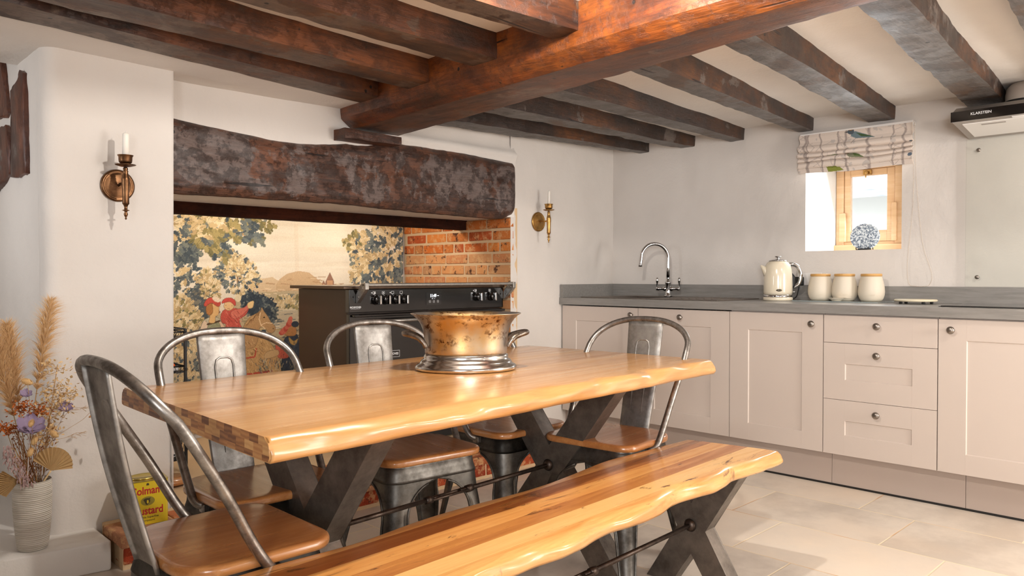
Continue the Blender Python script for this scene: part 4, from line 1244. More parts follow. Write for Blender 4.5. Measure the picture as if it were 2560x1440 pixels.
for x in (2.690, 2.718, 2.747):
    bm = new()
    for a, b in (((x - .006, .905), (x + .006, .906)), ((x - .006, .917), (x + .006, .918)), ((x - .006, .905), (x - .005, .918)), ((x + .005, .905), (x + .006, .918)), ((x - .0025, .911), (x + .0025, .9122))):
        box(bm, (a[0], 3.3479, a[1]), (b[0], 3.3484, b[1]))
    obj('button', bm, PW, disp, True)
lettering('RICHMOND', 0.0125, frame((2.203, 3.3492, 0.8925), (1, 0, 0), (0, 0, 1)), PW, cp, offset=0.0003)
bm = box(new(), (2.175, 3.3490, 0.8845), (2.230, 3.3496, 0.8855)); obj('underline', bm, PW, cp, True)
# doors below
for x0, x1, nm in ((2.168, 2.705, 'oven_door'), (2.711, 3.259, 'oven_door')):
    bm = new(); box(bm, (x0, 3.352, 0.22), (x1, 3.384, 0.858), 0.004); d = obj(nm, bm, BLACK, t, True)
    bm = new(); box(bm, (x0 + 0.01, 3.318, 0.842), (x1 - 0.01, 3.352, 0.856), 0.005); obj('door_lip', bm, BLACK, d, True)
    bm = new(); tube(bm, [(x0 + 0.13, 3.302, 0.818), (x1 - 0.04, 3.302, 0.818)], 0.010, 12); 
    for xx in (x0 + 0.14, x1 - 0.05): box(bm, (xx - 0.011, 3.30, 0.80), (xx + 0.011, 3.352, 0.826), 0.003)
    obj('door_handle', bm, STEEL, d, True)
    if x0 < 2.5:
        b = thing_part('badge', d, (0, 0, 0)); bpy.data.objects.remove(b)
        lettering('STOVES', 0.0165, frame((2.446, 3.3512, 0.637), (1, 0, 0), (0, 0, 1)), PW, d, offset=0.0003)
        bm = new()
        for a, c_ in (((2.409, .619), (2.483, .6205)), ((2.409, .6535), (2.483, .655)), ((2.409, .619), (2.4105, .655)), ((2.4815, .619), (2.483, .655))):
            box(bm, (a[0], 3.3506, a[1]), (c_[0], 3.352, c_[1]))
        obj('badge_frame', bm, PW, d, True)
# towel rail with brackets
bm = new(); box(bm, (2.205, 3.268, 1.000), (3.285, 3.296, 1.017), 0.006, 3); r_ = obj('rail', bm, STEEL, t, True)
for x in (2.205, 3.262):
    bm = new(); prism(bm, [(3.266, 1.018), (3.300, 1.018), (3.349, 0.955), (3.349, 0.905), (3.335, 0.905), (3.266, 0.990)], x, x + 0.020, 'yz', 0.002) if False else None
    bm = new(); P = [(3.262, 1.019), (3.300, 1.019), (3.3495, 0.958), (3.3495, 0.915), (3.338, 0.915), (3.262, 0.985)]
    prism(bm, P, x, x + 0.022, 'yz', 0.002)
    b = obj('rail_bracket', bm, STEEL, t, True)
    for z, y in ((0.945, 3.325), (0.990, 3.285)):
        bm = new(); lathe(bm, [(0, 0), (0.005, 0), (0.004, 0.002), (0, 0.003)], 12, axis='x', rot=Matrix.Rotation(PI, 3, 'Z')); o = obj('screw', bm, CHROME, b); place(o, (x, y, z))

# ================================================================ PAINTED CLOTHS (woven pictures, kept as colour in the cloth mesh)
class Canvas:
    def __init__(s, w, h, bg):
        s.w, s.h = w, h
        s.a = np.zeros((h, w, 3), np.float32); s.a[:] = lin(bg)[:3]
        s.r = np.random.RandomState(3)
    def _rng(s, P):
        x0 = max(0, int(P[:, 0].min()) - 1); x1 = min(s.w, int(P[:, 0].max()) + 2)
        y0 = max(0, int(P[:, 1].min()) - 1); y1 = min(s.h, int(P[:, 1].max()) + 2)
        return x0, x1, y0, y1
    def poly(s, P, c, alpha=1.0, jit=0.0):
        P = np.asarray(P, float); x0, x1, y0, y1 = s._rng(P)
        if x1 <= x0 or y1 <= y0: return
        X, Y = np.meshgrid(np.arange(x0, x1), np.arange(y0, y1)); ins = np.zeros(X.shape, bool)
        j = len(P) - 1
        for i in range(len(P)):
            xi, yi = P[i]; xj, yj = P[j]
            if abs(yj - yi) > 1e-9:
                ins ^= ((yi > Y) != (yj > Y)) & (X < (xj - xi) * (Y - yi) / (yj - yi) + xi)
            j = i
        col = np.array(lin(c)[:3]); reg = s.a[y0:y1, x0:x1]
        k = ins[..., None] * alpha
        cc = col[None, None] * (1 + jit * (s.r.rand(*X.shape)[..., None] - 0.5))
        s.a[y0:y1, x0:x1] = reg * (1 - k) + cc * k
    def blob(s, P, c, alpha=1.0, jit=0.0):
        """polygon with rounded, drawn outline"""
        n = len(P); out = []
        for i in range(n):
            p0, p1, p2, p3 = (P[(i + k - 1) % n] for k in range(4))
            for q in range(5):
                t = q / 5
                out.append(tuple(0.5 * (2 * p1[d] + (p2[d] - p0[d]) * t + (2 * p0[d] - 5 * p1[d] + 4 * p2[d] - p3[d]) * t * t + (3 * p1[d] - p0[d] - 3 * p2[d] + p3[d]) * t ** 3) for d in (0, 1)))
        s.poly(out, c, alpha, jit); s.line(out + [out[0]], 0.9, tuple(int(v * 0.6) for v in c), 0.8 * alpha)
    def ell(s, cx, cy, rx, ry, c, rot=0, alpha=1.0, jit=0.0, n=20):
        t = np.linspace(0, 2 * PI, n, endpoint=False)
        x = rx * np.cos(t); y = ry * np.sin(t)
        s.poly(np.stack([cx + x * math.cos(rot) - y * math.sin(rot), cy + x * math.sin(rot) + y * math.cos(rot)], 1), c, alpha, jit)
    def leaf(s, cx, cy, L, c, rot, vein=None, lobes=3):
        t = np.linspace(0, 1, 9); w = L * 0.30 * np.sin(PI * np.clip(t, 0.02, 1)) ** 0.7 * (1 + 0.45 * np.cos(t * lobes * 2 * PI + PI))
        x = np.concatenate([t * L, t[::-1] * L]); y = np.concatenate([w, -w[::-1]])
        s.poly(np.stack([cx + x * math.cos(rot) - y * math.sin(rot), cy + x * math.sin(rot) + y * math.cos(rot)], 1), c)
        if vein:
            s.line([(cx, cy), (cx + L * 0.85 * math.cos(rot), cy + L * 0.85 * math.sin(rot))], 0.7, vein)
    def line(s, pts, w, c, alpha=1.0):
        for (x0, y0), (x1, y1) in zip(pts[:-1], pts[1:]):
            d = math.hypot(x1 - x0, y1 - y0) or 1; nx, ny = -(y1 - y0) / d * w / 2, (x1 - x0) / d * w / 2
            s.poly([(x0 + nx, y0 + ny), (x1 + nx, y1 + ny), (x1 - nx, y1 - ny), (x0 - nx, y0 - ny)], c, alpha)
    def cloth(s, name, fn, mat, parent=None, flip=False):
        w, h = s.w, s.h
        co = fn(*np.meshgrid(np.linspace(0, 1, w), np.linspace(0, 1, h)))
        idx = np.arange(w * h).reshape(h, w)
        q = np.stack([idx[:-1, :-1], idx[:-1, 1:], idx[1:, 1:], idx[1:, :-1]], -1).reshape(-1, 4)
        if flip: q = q[:, ::-1]
        me = bpy.data.meshes.new(name)
        me.vertices.add(w * h); me.vertices.foreach_set('co', co.reshape(-1).astype(np.float32))
        me.loops.add(q.size); me.polygons.add(len(q))
        me.loops.foreach_set('vertex_index', q.reshape(-1).astype(np.int32))
        me.polygons.foreach_set('loop_start', np.arange(0, q.size, 4, dtype=np.int32))
        me.polygons.foreach_set('loop_total', np.full(len(q), 4, np.int32))
        me.update(); me.validate()
        at = me.color_attributes.new('paint', 'FLOAT_COLOR', 'POINT')
        c = np.ones((w * h, 4), np.float32); c[:, :3] = np.clip(s.a.reshape(-1, 3), 0, 1)
        at.data.foreach_set('color', c.reshape(-1))
        return put(name, me, mat, parent, smooth=True)

# the design was drawn on a slanting squared sheet (u, v); unslant it on to the cloth
TX0, TX1, TZ0, TZ1, TYP = 1.23, 3.262, 0.150, 1.448, 4.35
TW, THH = 720, 460
def D(u, v):
    t = (u - 1280) / 1913.0
    X = TYP * (0.7058 + 0.7083 * t) / (0.7083 - 0.7058 * t)
    d = 0.7058 * X + 0.7083 * TYP
    Z = 1.054 + (690 - v) / 1913.0 * d
    return ((X - TX0) / (TX1 - TX0) * TW, (TZ1 - Z) / (TZ1 - TZ0) * THH)
def DP(L): return [D(*p) for p in L]
cv = Canvas(TW, THH, (228, 214, 192))
SK = [(224, 208, 184), (232, 220, 200), (218, 200, 174)]
for k in range(60):
    x, y = D(rnd.uniform(430, 1010), rnd.uniform(530, 705)); cv.ell(x, y, rnd.uniform(30, 90), rnd.uniform(2, 7), rnd.choice(SK), 0, 0.35)
for u in (548, 741): cv.line(DP([(u, 560), (u + 3, 700)]), 10, (206, 172, 136), 0.16)
# hills
hill1 = [(600, 725), (634, 702), (650, 697), (664, 695), (680, 692), (692, 699), (708, 705), (760, 740), (760, 780), (600, 780)]
hill2 = [(690, 712), (700, 697), (719, 684), (747, 677), (774, 681), (793, 695), (806, 706), (860, 722), (1013, 712), (1013, 800), (690, 800)]
cv.poly(DP(hill1), (208, 180, 144), jit=0.1); cv.poly(DP(hill2), (200, 168, 130), jit=0.12)
for k in range(70):
    u = rnd.uniform(640, 1005); v = rnd.uniform(690, 735)
    if v > 682 + abs(u - 750) * 0.22: cv.line(DP([(u, v), (u + rnd.uniform(8, 26), v - rnd.uniform(-3, 5))]), rnd.uniform(1, 3), rnd.choice([(232, 212, 180), (182, 146, 108), (176, 140, 104), (222, 196, 158)]), 0.8)
for (u, v, r) in ((822, 704, 1.4), (827, 700, 2.2), (812, 708, 0.9), (892, 702, 1.8)):
    cv.poly(DP([(u - 5 * r, v + 10 * r), (u - 4 * r, v), (u, v - 9 * r), (u + 4 * r, v), (u + 5 * r, v + 10 * r)]), (150, 112, 92)); 
    cv.poly(DP([(u - 3 * r, v + 10 * r), (u - 3 * r, v + 1), (u + 3 * r, v + 1), (u + 3 * r, v + 10 * r)]), (196, 150, 112))
# lower land, water and meadow
cv.poly(DP([(600, 732), (760, 726), (760, 960), (430, 1200), (430, 830), (560, 780)]), (190, 170, 136), jit=0.2)
for k in range(420):
    u = rnd.uniform(600, 760); v = rnd.uniform(728, 950)
    c = rnd.choice([(226, 206, 170), (108, 112, 104), (150, 136, 100), (84, 92, 96), (196, 168, 122)] if v > 770 else [(226, 206, 172), (190, 166, 128), (128, 132, 118)])
    cv.line(DP([(u, v), (u + rnd.uniform(6, 22), v + rnd.uniform(-2, 2))]), rnd.uniform(1.2, 3.4), c, 0.85)
cv.poly(DP([(640, 780), (745, 772), (745, 815), (690, 822), (640, 812)]), (226, 212, 184), 0.75)
for k in range(26):
    u = rnd.uniform(650, 730); v = rnd.uniform(780, 818); cv.line(DP([(u, v), (u + rnd.uniform(8, 20), v)]), 1.6, (96, 104, 106), 0.8)
BLUE = [(92, 98, 98), (108, 113, 110), (76, 84, 88), (126, 128, 116)]
OLV = [(142, 128, 84), (120, 112, 78), (166, 148, 98)]
CRM = [(218, 194, 150), (206, 178, 132), (228, 208, 168), (188, 160, 116)]
def foliage(region, n, pals, L=(9, 16), out=None, vein=True):
    P = np.array(region, float); u0, v0 = P.min(0); u1, v1 = P.max(0)
    cu, cvv = out or ((u0 + u1) / 2, (v0 + v1) / 2)
    def inside(x, y):
        c = False; j = len(P) - 1
        for i in range(len(P)):
            if (P[i][1] > y) != (P[j][1] > y) and x < (P[j][0] - P[i][0]) * (y - P[i][1]) / (P[j][1] - P[i][1]) + P[i][0]: c = not c
            j = i
        return c
    k = 0; tries = 0
    while k < n and tries < n * 12:
        tries += 1; u, v = rnd.uniform(u0, u1), rnd.uniform(v0, v1)
        if not inside(u, v): continue
        k += 1
        w = noise.noise(Vector((u * 0.055, v * 0.055, 3.3))) + rnd.uniform(-0.22, 0.22)
        pal = pals[0] if w < -0.04 else (pals[1 % len(pals)] if w < 0.08 else pals[-1])
        a = math.atan2(v - cvv, u - cu) + rnd.uniform(-0.9, 0.9)
        x, y = D(u, v); c = rnd.choice(pal)
        cv.leaf(x, y, rnd.uniform(*L) * 1.0, c, a, tuple(int(q * 0.72) for q in c) if vein and rnd.random() < 0.5 else None)
# dark woods at left, with light sprays
foliage([(425, 640), (470, 620), (500, 680), (520, 720), (545, 740), (540, 800), (500, 860), (425, 900)], 700, [BLUE, BLUE, CRM], (7, 14), (420, 760))
cv.poly(DP([(478, 730), (520, 700), (545, 760), (540, 830), (500, 850), (475, 800)]), (78, 84, 86), 0.8, 0.3)
foliage([(426, 752), (470, 745), (500, 790), (512, 830), (480, 850), (426, 850)], 260, [CRM, OLV, CRM], (7, 13), (420, 850))
foliage([(426, 850), (470, 840), (520, 860), (600, 880), (600, 960), (426, 1180)], 500, [BLUE, BLUE, CRM], (6, 12), (440, 1000))
foliage([(505, 690), (520, 668), (538, 690), (552, 728), (545, 745), (510, 740)], 150, [CRM, OLV, CRM], (6, 10), (525, 740))
cv.line(DP([(597, 735), (596, 690), (588, 660)]), 4, (150, 118, 84))
foliage([(540, 685), (556, 650), (580, 625), (600, 640), (632, 660), (645, 700), (638, 725), (600, 735), (560, 720)], 420, [BLUE, BLUE, CRM], (6, 12), (595, 700))
foliage([(565, 650), (582, 632), (604, 645), (618, 670), (600, 690), (570, 680)], 150, [CRM], (6, 10), (590, 680))
# overhanging oak bough
cv.line(DP([(420, 600), (470, 588), (520, 578), (580, 580), (640, 590)]), 7, (190, 150, 104))
cv.line(DP([(440, 560), (480, 590), (530, 620), (560, 640)]), 4, (150, 118, 84))
foliage([(425, 528), (520, 530), (540, 570), (500, 600), (440, 600), (425, 590)], 260, [BLUE, CRM, CRM], (10, 18), (425, 560))
foliage([(480, 530), (560, 535), (590, 560), (580, 590), (520, 600), (490, 570)], 160, [CRM, CRM, OLV], (12, 20), (520, 560))
foliage([(430, 600), (480, 600), (500, 625), (480, 650), (430, 640)], 90, [BLUE], (10, 18), (440, 590))
foliage([(485, 590), (560, 590), (575, 630), (560, 645), (520, 620), (490, 615)], 100, [BLUE, BLUE, OLV], (11, 18), (510, 570))
foliage([(570, 556), (600, 558), (630, 570), (655, 590), (655, 615), (620, 600), (580, 600)], 80, [BLUE, OLV, OLV], (11, 18), (570, 575))
foliage([(590, 545), (660, 548), (690, 560), (684, 572), (620, 568)], 60, [OLV, BLUE], (9, 15), (600, 545))
# right hand tree
cv.line(DP([(960, 705), (968, 640), (985, 580)]), 6, (150, 122, 88))
foliage([(872, 612), (890, 590), (930, 585), (948, 560), (1016, 560), (1016, 708), (912, 708), (880, 690), (890, 660), (884, 640)], 900, [BLUE, CRM, CRM], (10, 18), (985, 620))
foliage([(860, 608), (896, 582), (908, 615), (884, 628)], 60, [CRM, OLV], (9, 16), (960, 640))
foliage([(876, 695), (902, 655), (925, 700)], 50, [BLUE, CRM], (9, 16), (960, 640))
foliage([(885, 655), (930, 630), (960, 650), (950, 690), (900, 690)], 110, [BLUE, CRM], (10, 17), (950, 660))
foliage([(690, 745), (745, 738), (745, 775), (690, 770)], 120, [OLV, BLUE, CRM], (4, 8), (715, 790), False)
cv.poly(DP([(600, 745), (625, 728), (650, 735), (668, 742), (690, 760), (688, 800), (670, 812), (640, 790), (610, 780)]), (62, 70, 78), 1, 0.35)
foliage([(600, 745), (625, 728), (650, 735), (668, 742), (690, 760), (688, 800), (670, 812), (610, 780)], 240, [BLUE, [(52, 60, 68)]], (4, 8), (640, 790), False)
# lady seen from behind
cv.blob(DP([(500, 850), (504, 815), (512, 800), (530, 792), (548, 795), (562, 815), (565, 850)]), (196, 184, 156), jit=0.3)
cv.blob(DP([(505, 842), (503, 822), (512, 802), (522, 812), (524, 850)]), (222, 196, 168)); cv.blob(DP([(548, 800), (562, 815), (572, 836), (556, 842)]), (222, 190, 160))
cv.blob(DP([(522, 812), (548, 806), (552, 835), (526, 840)]), (150, 148, 116), jit=0.5)
cv.blob(DP([(522, 808), (549, 801), (549, 804), (522, 812)]), (90, 66, 48))
cv.blob(DP([(522, 765), (540, 758), (549, 770), (547, 786), (540, 792), (538, 806), (524, 806), (526, 790), (520, 780)]), (224, 180, 122))
cv.blob(DP([(518, 765), (530, 758), (534, 778), (526, 788), (518, 782)]), (176, 120, 70), jit=0.4)
cv.blob(DP([(512, 760), (520, 747), (535, 743), (548, 748), (553, 760), (545, 766), (530, 757), (516, 766)]), (196, 84, 70), jit=0.3)
cv.ell(*D(542, 748), 9, 5, (236, 214, 186), 0.5, 1, 0.3)
# pointing rider in red
cv.blob(DP([(553, 790), (562, 774), (590, 770), (606, 776), (626, 760), (616, 786), (600, 800), (606, 830), (560, 835), (566, 812), (556, 806)]), (200, 92, 78), 1, 0.35)
cv.blob(DP([(580, 778), (612, 768), (622, 758), (628, 764), (604, 790), (584, 796)]), (214, 118, 100), 1, 0.3)
for k in range(24):
    u = rnd.uniform(558, 604); v = rnd.uniform(776, 826); cv.line(DP([(u, v), (u + 6, v + 8)]), 1.4, rnd.choice([(150, 58, 50), (224, 140, 118)]), 0.8)
cv.blob(DP([(620, 758), (634, 752), (632, 768), (622, 770)]), (232, 196, 140))
cv.blob(DP([(562, 760), (566, 752), (584, 752), (586, 768), (574, 776), (562, 770)]), (232, 190, 138))
cv.blob(DP([(556, 758), (562, 747), (578, 744), (590, 752), (590, 764), (576, 754)]), (202, 84, 72), jit=0.3)
cv.ell(*D(597, 745), 7, 8, (226, 208, 172), 0, 1, 0.3)
# horses
cv.blob(DP([(560, 850), (600, 830), (640, 835), (668, 850), (690, 880), (700, 910), (690, 935), (570, 945), (556, 900)]), (196, 156, 106), 1, 0.4)
cv.blob(DP([(598, 862), (604, 836), (612, 812), (624, 794), (640, 783), (650, 778), (653, 768), (659, 778), (668, 790), (676, 804), (687, 816), (686, 826), (678, 832), (668, 829), (660, 819), (650, 818), (645, 830), (644, 846), (636, 866), (616, 872)]), (184, 144, 100), 1, 0.3)
for k in range(46):
    q = k / 45; u = 602 + 48 * q ** 1.1; v = 850 - 74 * q ** 0.62
    cv.line(DP([(u, v), (u - rnd.uniform(3, 8), v + rnd.uniform(6, 13))]), 1.6, rnd.choice([(128, 92, 60), (152, 114, 76), (206, 170, 120)]), 0.9)
cv.ell(*D(659, 793), 2.0, 1.6, (44, 32, 28)); cv.ell(*D(682, 821), 1.4, 1.1, (60, 40, 34))
cv.line(DP([(650, 781), (647, 797), (651, 812), (662, 822)]), 2.0, (228, 198, 158)); cv.line(DP([(664, 806), (680, 808)]), 1.8, (228, 198, 158)); cv.line(DP([(651, 812), (664, 806)]), 1.8, (228, 198, 158))
cv.ell(*D(657, 829), 6, 5, (66, 74, 84)); cv.line(DP([(640, 838), (652, 842), (662, 836)]), 3.2, (196, 84, 70))
cv.line(DP([(584, 888), (610, 896), (636, 892), (640, 870)]), 3.0, (190, 80, 64)); cv.line(DP([(566, 930), (620, 936), (680, 926)]), 4.0, (190, 80, 64))
cv.blob(DP([(580, 860), (592, 880), (600, 940), (584, 940)]), (206, 130, 96), 1, 0.4)
for k in range(160):
    u = rnd.uniform(570, 690); v = rnd.uniform(845, 938); cv.line(DP([(u, v), (u + rnd.uniform(2, 7), v + rnd.uniform(3, 9))]), 1.3, rnd.choice([(150, 112, 70), (226, 192, 142), (120, 88, 58)]), 0.7)
# page with plumed hat
cv.blob(DP([(705, 872), (712, 846), (728, 838), (745, 842), (750, 930), (706, 930), (702, 900)]), (68, 76, 90), 1, 0.4)
cv.blob(DP([(688, 862), (700, 856), (716, 872), (722, 892), (700, 896), (690, 884)]), (204, 106, 88), 1, 0.4)
cv.blob(DP([(664, 880), (692, 874), (694, 888), (660, 896)]), (204, 168, 122)); cv.blob(DP([(722, 842), (734, 852), (745, 846), (738, 862), (726, 858)]), (204, 166, 104))
cv.blob(DP([(714, 838), (714, 820), (728, 812), (740, 820), (738, 838)]), (196, 140, 90), 1, 0.3)
for a in range(14):
    u = 704 + 22 * math.sin(a / 13 * 1.6); v = 832 - 34 * (a / 13); cv.ell(*D(u, v), 7, 5, rnd.choice([(204, 90, 76), (222, 120, 100)]), a * 0.4, 1, 0.3)
cv.ell(*D(738, 810), 9, 7, (62, 68, 78), 0, 1, 0.4)
for k in range(260):
    u = rnd.uniform(640, 745); v = rnd.uniform(905, 1000); cv.line(DP([(u, v), (u + rnd.uniform(-5, 5), v - rnd.uniform(6, 14))]), 1.5, rnd.choice([(84, 92, 98), (150, 146, 120), (60, 68, 76), (206, 190, 156)]), 0.85)
for (u, v) in ((566, 763), (582, 764)): cv.ell(*D(u, v), 1.0, 0.8, (70, 48, 40))
cv.line(DP([(570, 771), (577, 772)]), 1.0, (150, 84, 64)); cv.line(DP([(548, 776), (551, 780), (547, 783)]), 1.2, (150, 100, 70))
for k in range(40):
    u = rnd.uniform(706, 744); v = rnd.uniform(850, 925); cv.line(DP([(u, v), (u + rnd.uniform(-2, 3), v + rnd.uniform(5, 12))]), 1.2, rnd.choice([(50, 56, 68), (104, 110, 118)]), 0.7)
# weave noise
rs = np.random.RandomState(9)
cv.a *= (1 + 0.16 * (rs.rand(THH, TW, 1) - 0.5)); cv.a *= (1 + 0.05 * np.sin(np.arange(THH) * 1.9))[:, None, None]
def tap_fn(U, V):
    X = TX0 + (TX1 - TX0) * U; Z = TZ1 - (TZ1 - TZ0) * V
    Yy = 4.358 - 0.008 * np.sin(X * 9) * (0.4 + V) - 0.004 * np.sin(X * 23 + 1) - np.linalg.norm(cv.a, axis=2) * 0.0
    return np.stack([X, Yy, Z], -1)
TAP = _vcol('woven_wool', 0.95, 330, 0.5, 0.004)
o = cv.cloth('tapestry', tap_fn, TAP, flip=True)
md = o.modifiers.new('thickness', 'SOLIDIFY'); md.thickness = 0.006; md.offset = -1
tag(o, 'large woven tapestry of trees, hills and riders hanging on the back wall of the fireplace', 'tapestry')

# ---------------------------------------------------------------- patterned roman blind
t = thing('roman_blind', 'half-raised roman blind printed with grey branches and green birds over the small window', 'blind', (4.42, 1.69, 1.88))
PR = [(.040, 1.884), (.044, 1.86), (.046, 1.83), (.052, 1.812), (.060, 1.803), (.064, 1.793), (.062, 1.783), (.048, 1.775), (.060, 1.769), (.068, 1.762), (.066, 1.752), (.048, 1.746), (.062, 1.741), (.070, 1.733), (.067, 1.724), (.049, 1.719), (.063, 1.714), (.071, 1.705), (.069, 1.690), (.060, 1.682), (.050, 1.680), (.058, 1.676), (.060, 1.662), (.058, 1.652)]
BW, BHH = 320, 190
bc = Canvas(BW, BHH, (222, 208, 196))
def bxy(u, v): return ((u - 1992) / 288.0 * BW, v * BHH)
r2 = random.Random(21)
for u0 in (2018, 2048, 2098, 2120, 2175, 2235, 2262, 2010):
    u = u0; pts = []
    for k in range(9):
        pts.append(bxy(u, k / 8)); u += r2.uniform(-5, 5)
    w = r2.choice([5, 7, 9]); bc.line(pts, w, (176, 162, 154), 0.8); bc.line(pts, w * 0.4, (150, 136, 130), 0.6)
    for k in range(7):
        x, y = pts[r2.randrange(len(pts))]; bc.line([(x, y), (x + r2.uniform(-28, 28), y - r2.uniform(5, 24)), (x + r2.uniform(-34, 34), y - r2.uniform(20, 40))], 1.6, (182, 168, 160), 0.8)
for k in range(40):
    x, y = r2.uniform(0, BW), r2.uniform(0, BHH); bc.leaf(x, y, r2.uniform(8, 18), (200, 190, 182), r2.uniform(0, 6.28))
def bird(x, y, s, cb, ch, cw, d=1):
    bc.poly([(x - 2 * s * d, y - 5 * s), (x + 3 * s * d, y - 6 * s), (x + 16 * s * d, y + 1 * s), (x + 26 * s * d, y + 6 * s), (x + 12 * s * d, y + 5 * s), (x + 2 * s * d, y + 4 * s), (x - 4 * s * d, y + 0 * s)], cb)
    bc.poly([(x + 3 * s * d, y - 4 * s), (x + 15 * s * d, y + 1 * s), (x + 24 * s * d, y + 5 * s), (x + 8 * s * d, y + 2 * s)], cw, jit=0.6)
    bc.ell(x - 3 * s * d, y - 6 * s, 4.2 * s, 3.8 * s, ch); bc.ell(x - 3 * s * d, y - 9 * s, 3.0 * s, 1.6 * s, (150, 110, 60)); bc.poly([(x - 7 * s * d, y - 7 * s), (x - 11 * s * d, y - 6 * s), (x - 7 * s * d, y - 5 * s)], (60, 60, 64))
    bc.line([(x + 2 * s, y + 4 * s), (x - 1 * s, y + 12 * s)], 1.2, (110, 96, 90))
bird(BW * 0.50, BHH * 0.13, 2.3, (112, 130, 136), (86, 96, 104), (70, 92, 60))
bird(BW * 0.47, BHH * 0.60, 1.9, (126, 128, 104), (100, 96, 90), (86, 104, 60))
bc.poly([(BW * .27, BHH * .86), (BW * .36, BHH * .85), (BW * .42, BHH * .97), (BW * .28, BHH * .99)], (136, 142, 66), jit=0.5)
bc.poly([(BW * .27, BHH * .50), (BW * .36, BHH * .48), (BW * .38, BHH * .53), (BW * .28, BHH * .54)], (130, 138, 80), jit=0.5)
bc.ell(BW * 0.975, BHH * 0.36, 5, 5, (96, 108, 118)); bc.ell(BW * 0.975, BHH * 0.80, 6, 5, (96, 108, 122)); bc.ell(BW * 0.62, BHH * 0.85, 10, 12, (196, 186, 178))
bc.a *= (1 + 0.05 * (rs.rand(BHH, BW, 1) - 0.5))
arc = [0]
for p, q in zip(PR[:-1], PR[1:]): arc.append(arc[-1] + math.hypot(q[0] - p[0], q[1] - p[1]))
def blind_fn(U, V):
    a = np.array(arc) / arc[-1]
    off = np.interp(V, a, [p[0] for p in PR]); z = np.interp(V, a, [p[1] for p in PR])
    Y = 2.006 - (2.006 - 1.383) * U
    s = np.clip(V * 2.2, 0, 1)
    return np.stack([WX - 0.004 - off - 0.006 * np.sin(U * 5 + 0.5) * s, Y + 0.004 * np.sin(V * 30), z + 0.006 * np.sin(U * PI) * -s + 0.003 * np.sin(U * 9 + V * 7) * s], -1)
bo = bc.cloth('blind_fabric', blind_fn, _vcol('printed_linen', 0.9, 500, 0.2, 0.002), flip=True)
bo.parent = t; bo.data.transform(wm(t).inverted())
md = bo.modifiers.new('thickness', 'SOLIDIFY'); md.thickness = 0.0025; md.offset = 1
bm = box(new(), (4.392, 1.386, 1.862), (4.436, 2.003, 1.885), 0.002); obj('head_rail', bm, WHITE, t, True)
def beads(pts, name):
    bm = new(); P = smoothpath(pts, 10); tube(bm, P, 0.0007, 5)
    L = 0; acc = 0
    for a, b in zip(P[:-1], P[1:]):
        d = (b - a).length; q = -acc
        while q + 0.008 <= d:
            q += 0.008; c = a.lerp(b, q / d)
            bmesh.ops.create_icosphere(bm, subdivisions=1, radius=0.0021, matrix=Matrix.Translation(c))
        acc = d - q
    for f in bm.faces: f.smooth = True
    return obj(name, bm, plain('bead_' + name, (206, 190, 172), 0.5), t, True)
beads([(4.375, 1.387, 1.868), (4.385, 1.380, 1.64), (4.39, 1.383, 1.43), (4.40, 1.407, 1.181), (4.405, 1.413, 1.085), (4.403, 1.403, 1.012), (4.402, 1.375, 1.0), (4.402, 1.33, 0.9995), (4.402, 1.302, 1.010), (4.402, 1.292, 1.065), (4.40, 1.335, 1.217), (4.395, 1.358, 1.43), (4.385, 1.370, 1.64), (4.378, 1.374, 1.868)], 'pull_chain')

# ================================================================ WORKTOP THINGS
CREAM = plain('cream_enamel', (228, 216, 192), 0.16, coat=0.8)
K = Vector((4.215, 2.050, 0.9125))
t = thing('kettle', 'cream and chrome kettle standing beside the storage jars on the grey worktop', 'kettle', K)
bm = new(); lathe(bm, [(0.078, 0), (0.082, 0.003), (0.083, 0.012), (0.081, 0.020), (0.0, 0.020)], 48); obj('power_base', bm, CREAM, t)
bm = new(); lathe(bm, [(0.0805, 0.0205), (0.0812, 0.023), (0.0808, 0.032), (0.079, 0.034)], 48, capb=True, capt=True); obj('chrome_band', bm, CHROME, t)
bm = new(); lathe(bm, [(0.0788, 0.0345), (0.0805, 0.05), (0.0808, 0.09), (0.079, 0.14), (0.075, 0.18), (0.069, 0.203), (0.060, 0.219), (0.050, 0.226), (0.047, 0.226)], 48); body = obj('kettle_body', bm, CREAM, t)
lx = Vector((-0.64, 0.77, 0))
bm = new()
P = [K * 0 + lx * 0.052 + Vector((0, 0, 0.150)), lx * 0.066 + Vector((0, 0, 0.170)), lx * 0.083 + Vector((0, 0, 0.189)), lx * 0.098 + Vector((0, 0, 0.203))]
tube(bm, P, [0.030, 0.025, 0.014, 0.004], 16); obj('pouring_spout', bm, CREAM, t)
bm = new(); lathe(bm, [(0.050, 0.2265), (0.052, 0.229), (0.049, 0.232), (0.030, 0.237), (0.008, 0.239), (0.006, 0.246), (0.012, 0.249), (0.019, 0.253), (0.018, 0.256), (0.0, 0.257)], 40); obj('lid', bm, CHROME, t)
hx = -lx
path = smoothpath([hx * 0.060 + Vector((0, 0, 0.207)), hx * 0.085 + Vector((0, 0, 0.209)), hx * 0.110 + Vector((0, 0, 0.196)), hx * 0.126 + Vector((0, 0, 0.165)), hx * 0.128 + Vector((0, 0, 0.130)), hx * 0.118 + Vector((0, 0, 0.098)), hx * 0.098 + Vector((0, 0, 0.082)), hx * 0.076 + Vector((0, 0, 0.086))], 6)
bm = new(); tube(bm, path, 0.0085, 12, flat=1.3); obj('handle', bm, CHROME, t)
bm = new(); tube(bm, [hx * 0.070 + Vector((0, 0, 0.075)), hx * 0.085 + Vector((0, 0, 0.085)), hx * 0.085 + Vector((0, 0, 0.135)), hx * 0.072 + Vector((0, 0, 0.15))], 0.013, 10); obj('handle_grip', bm, BLACKM, t)
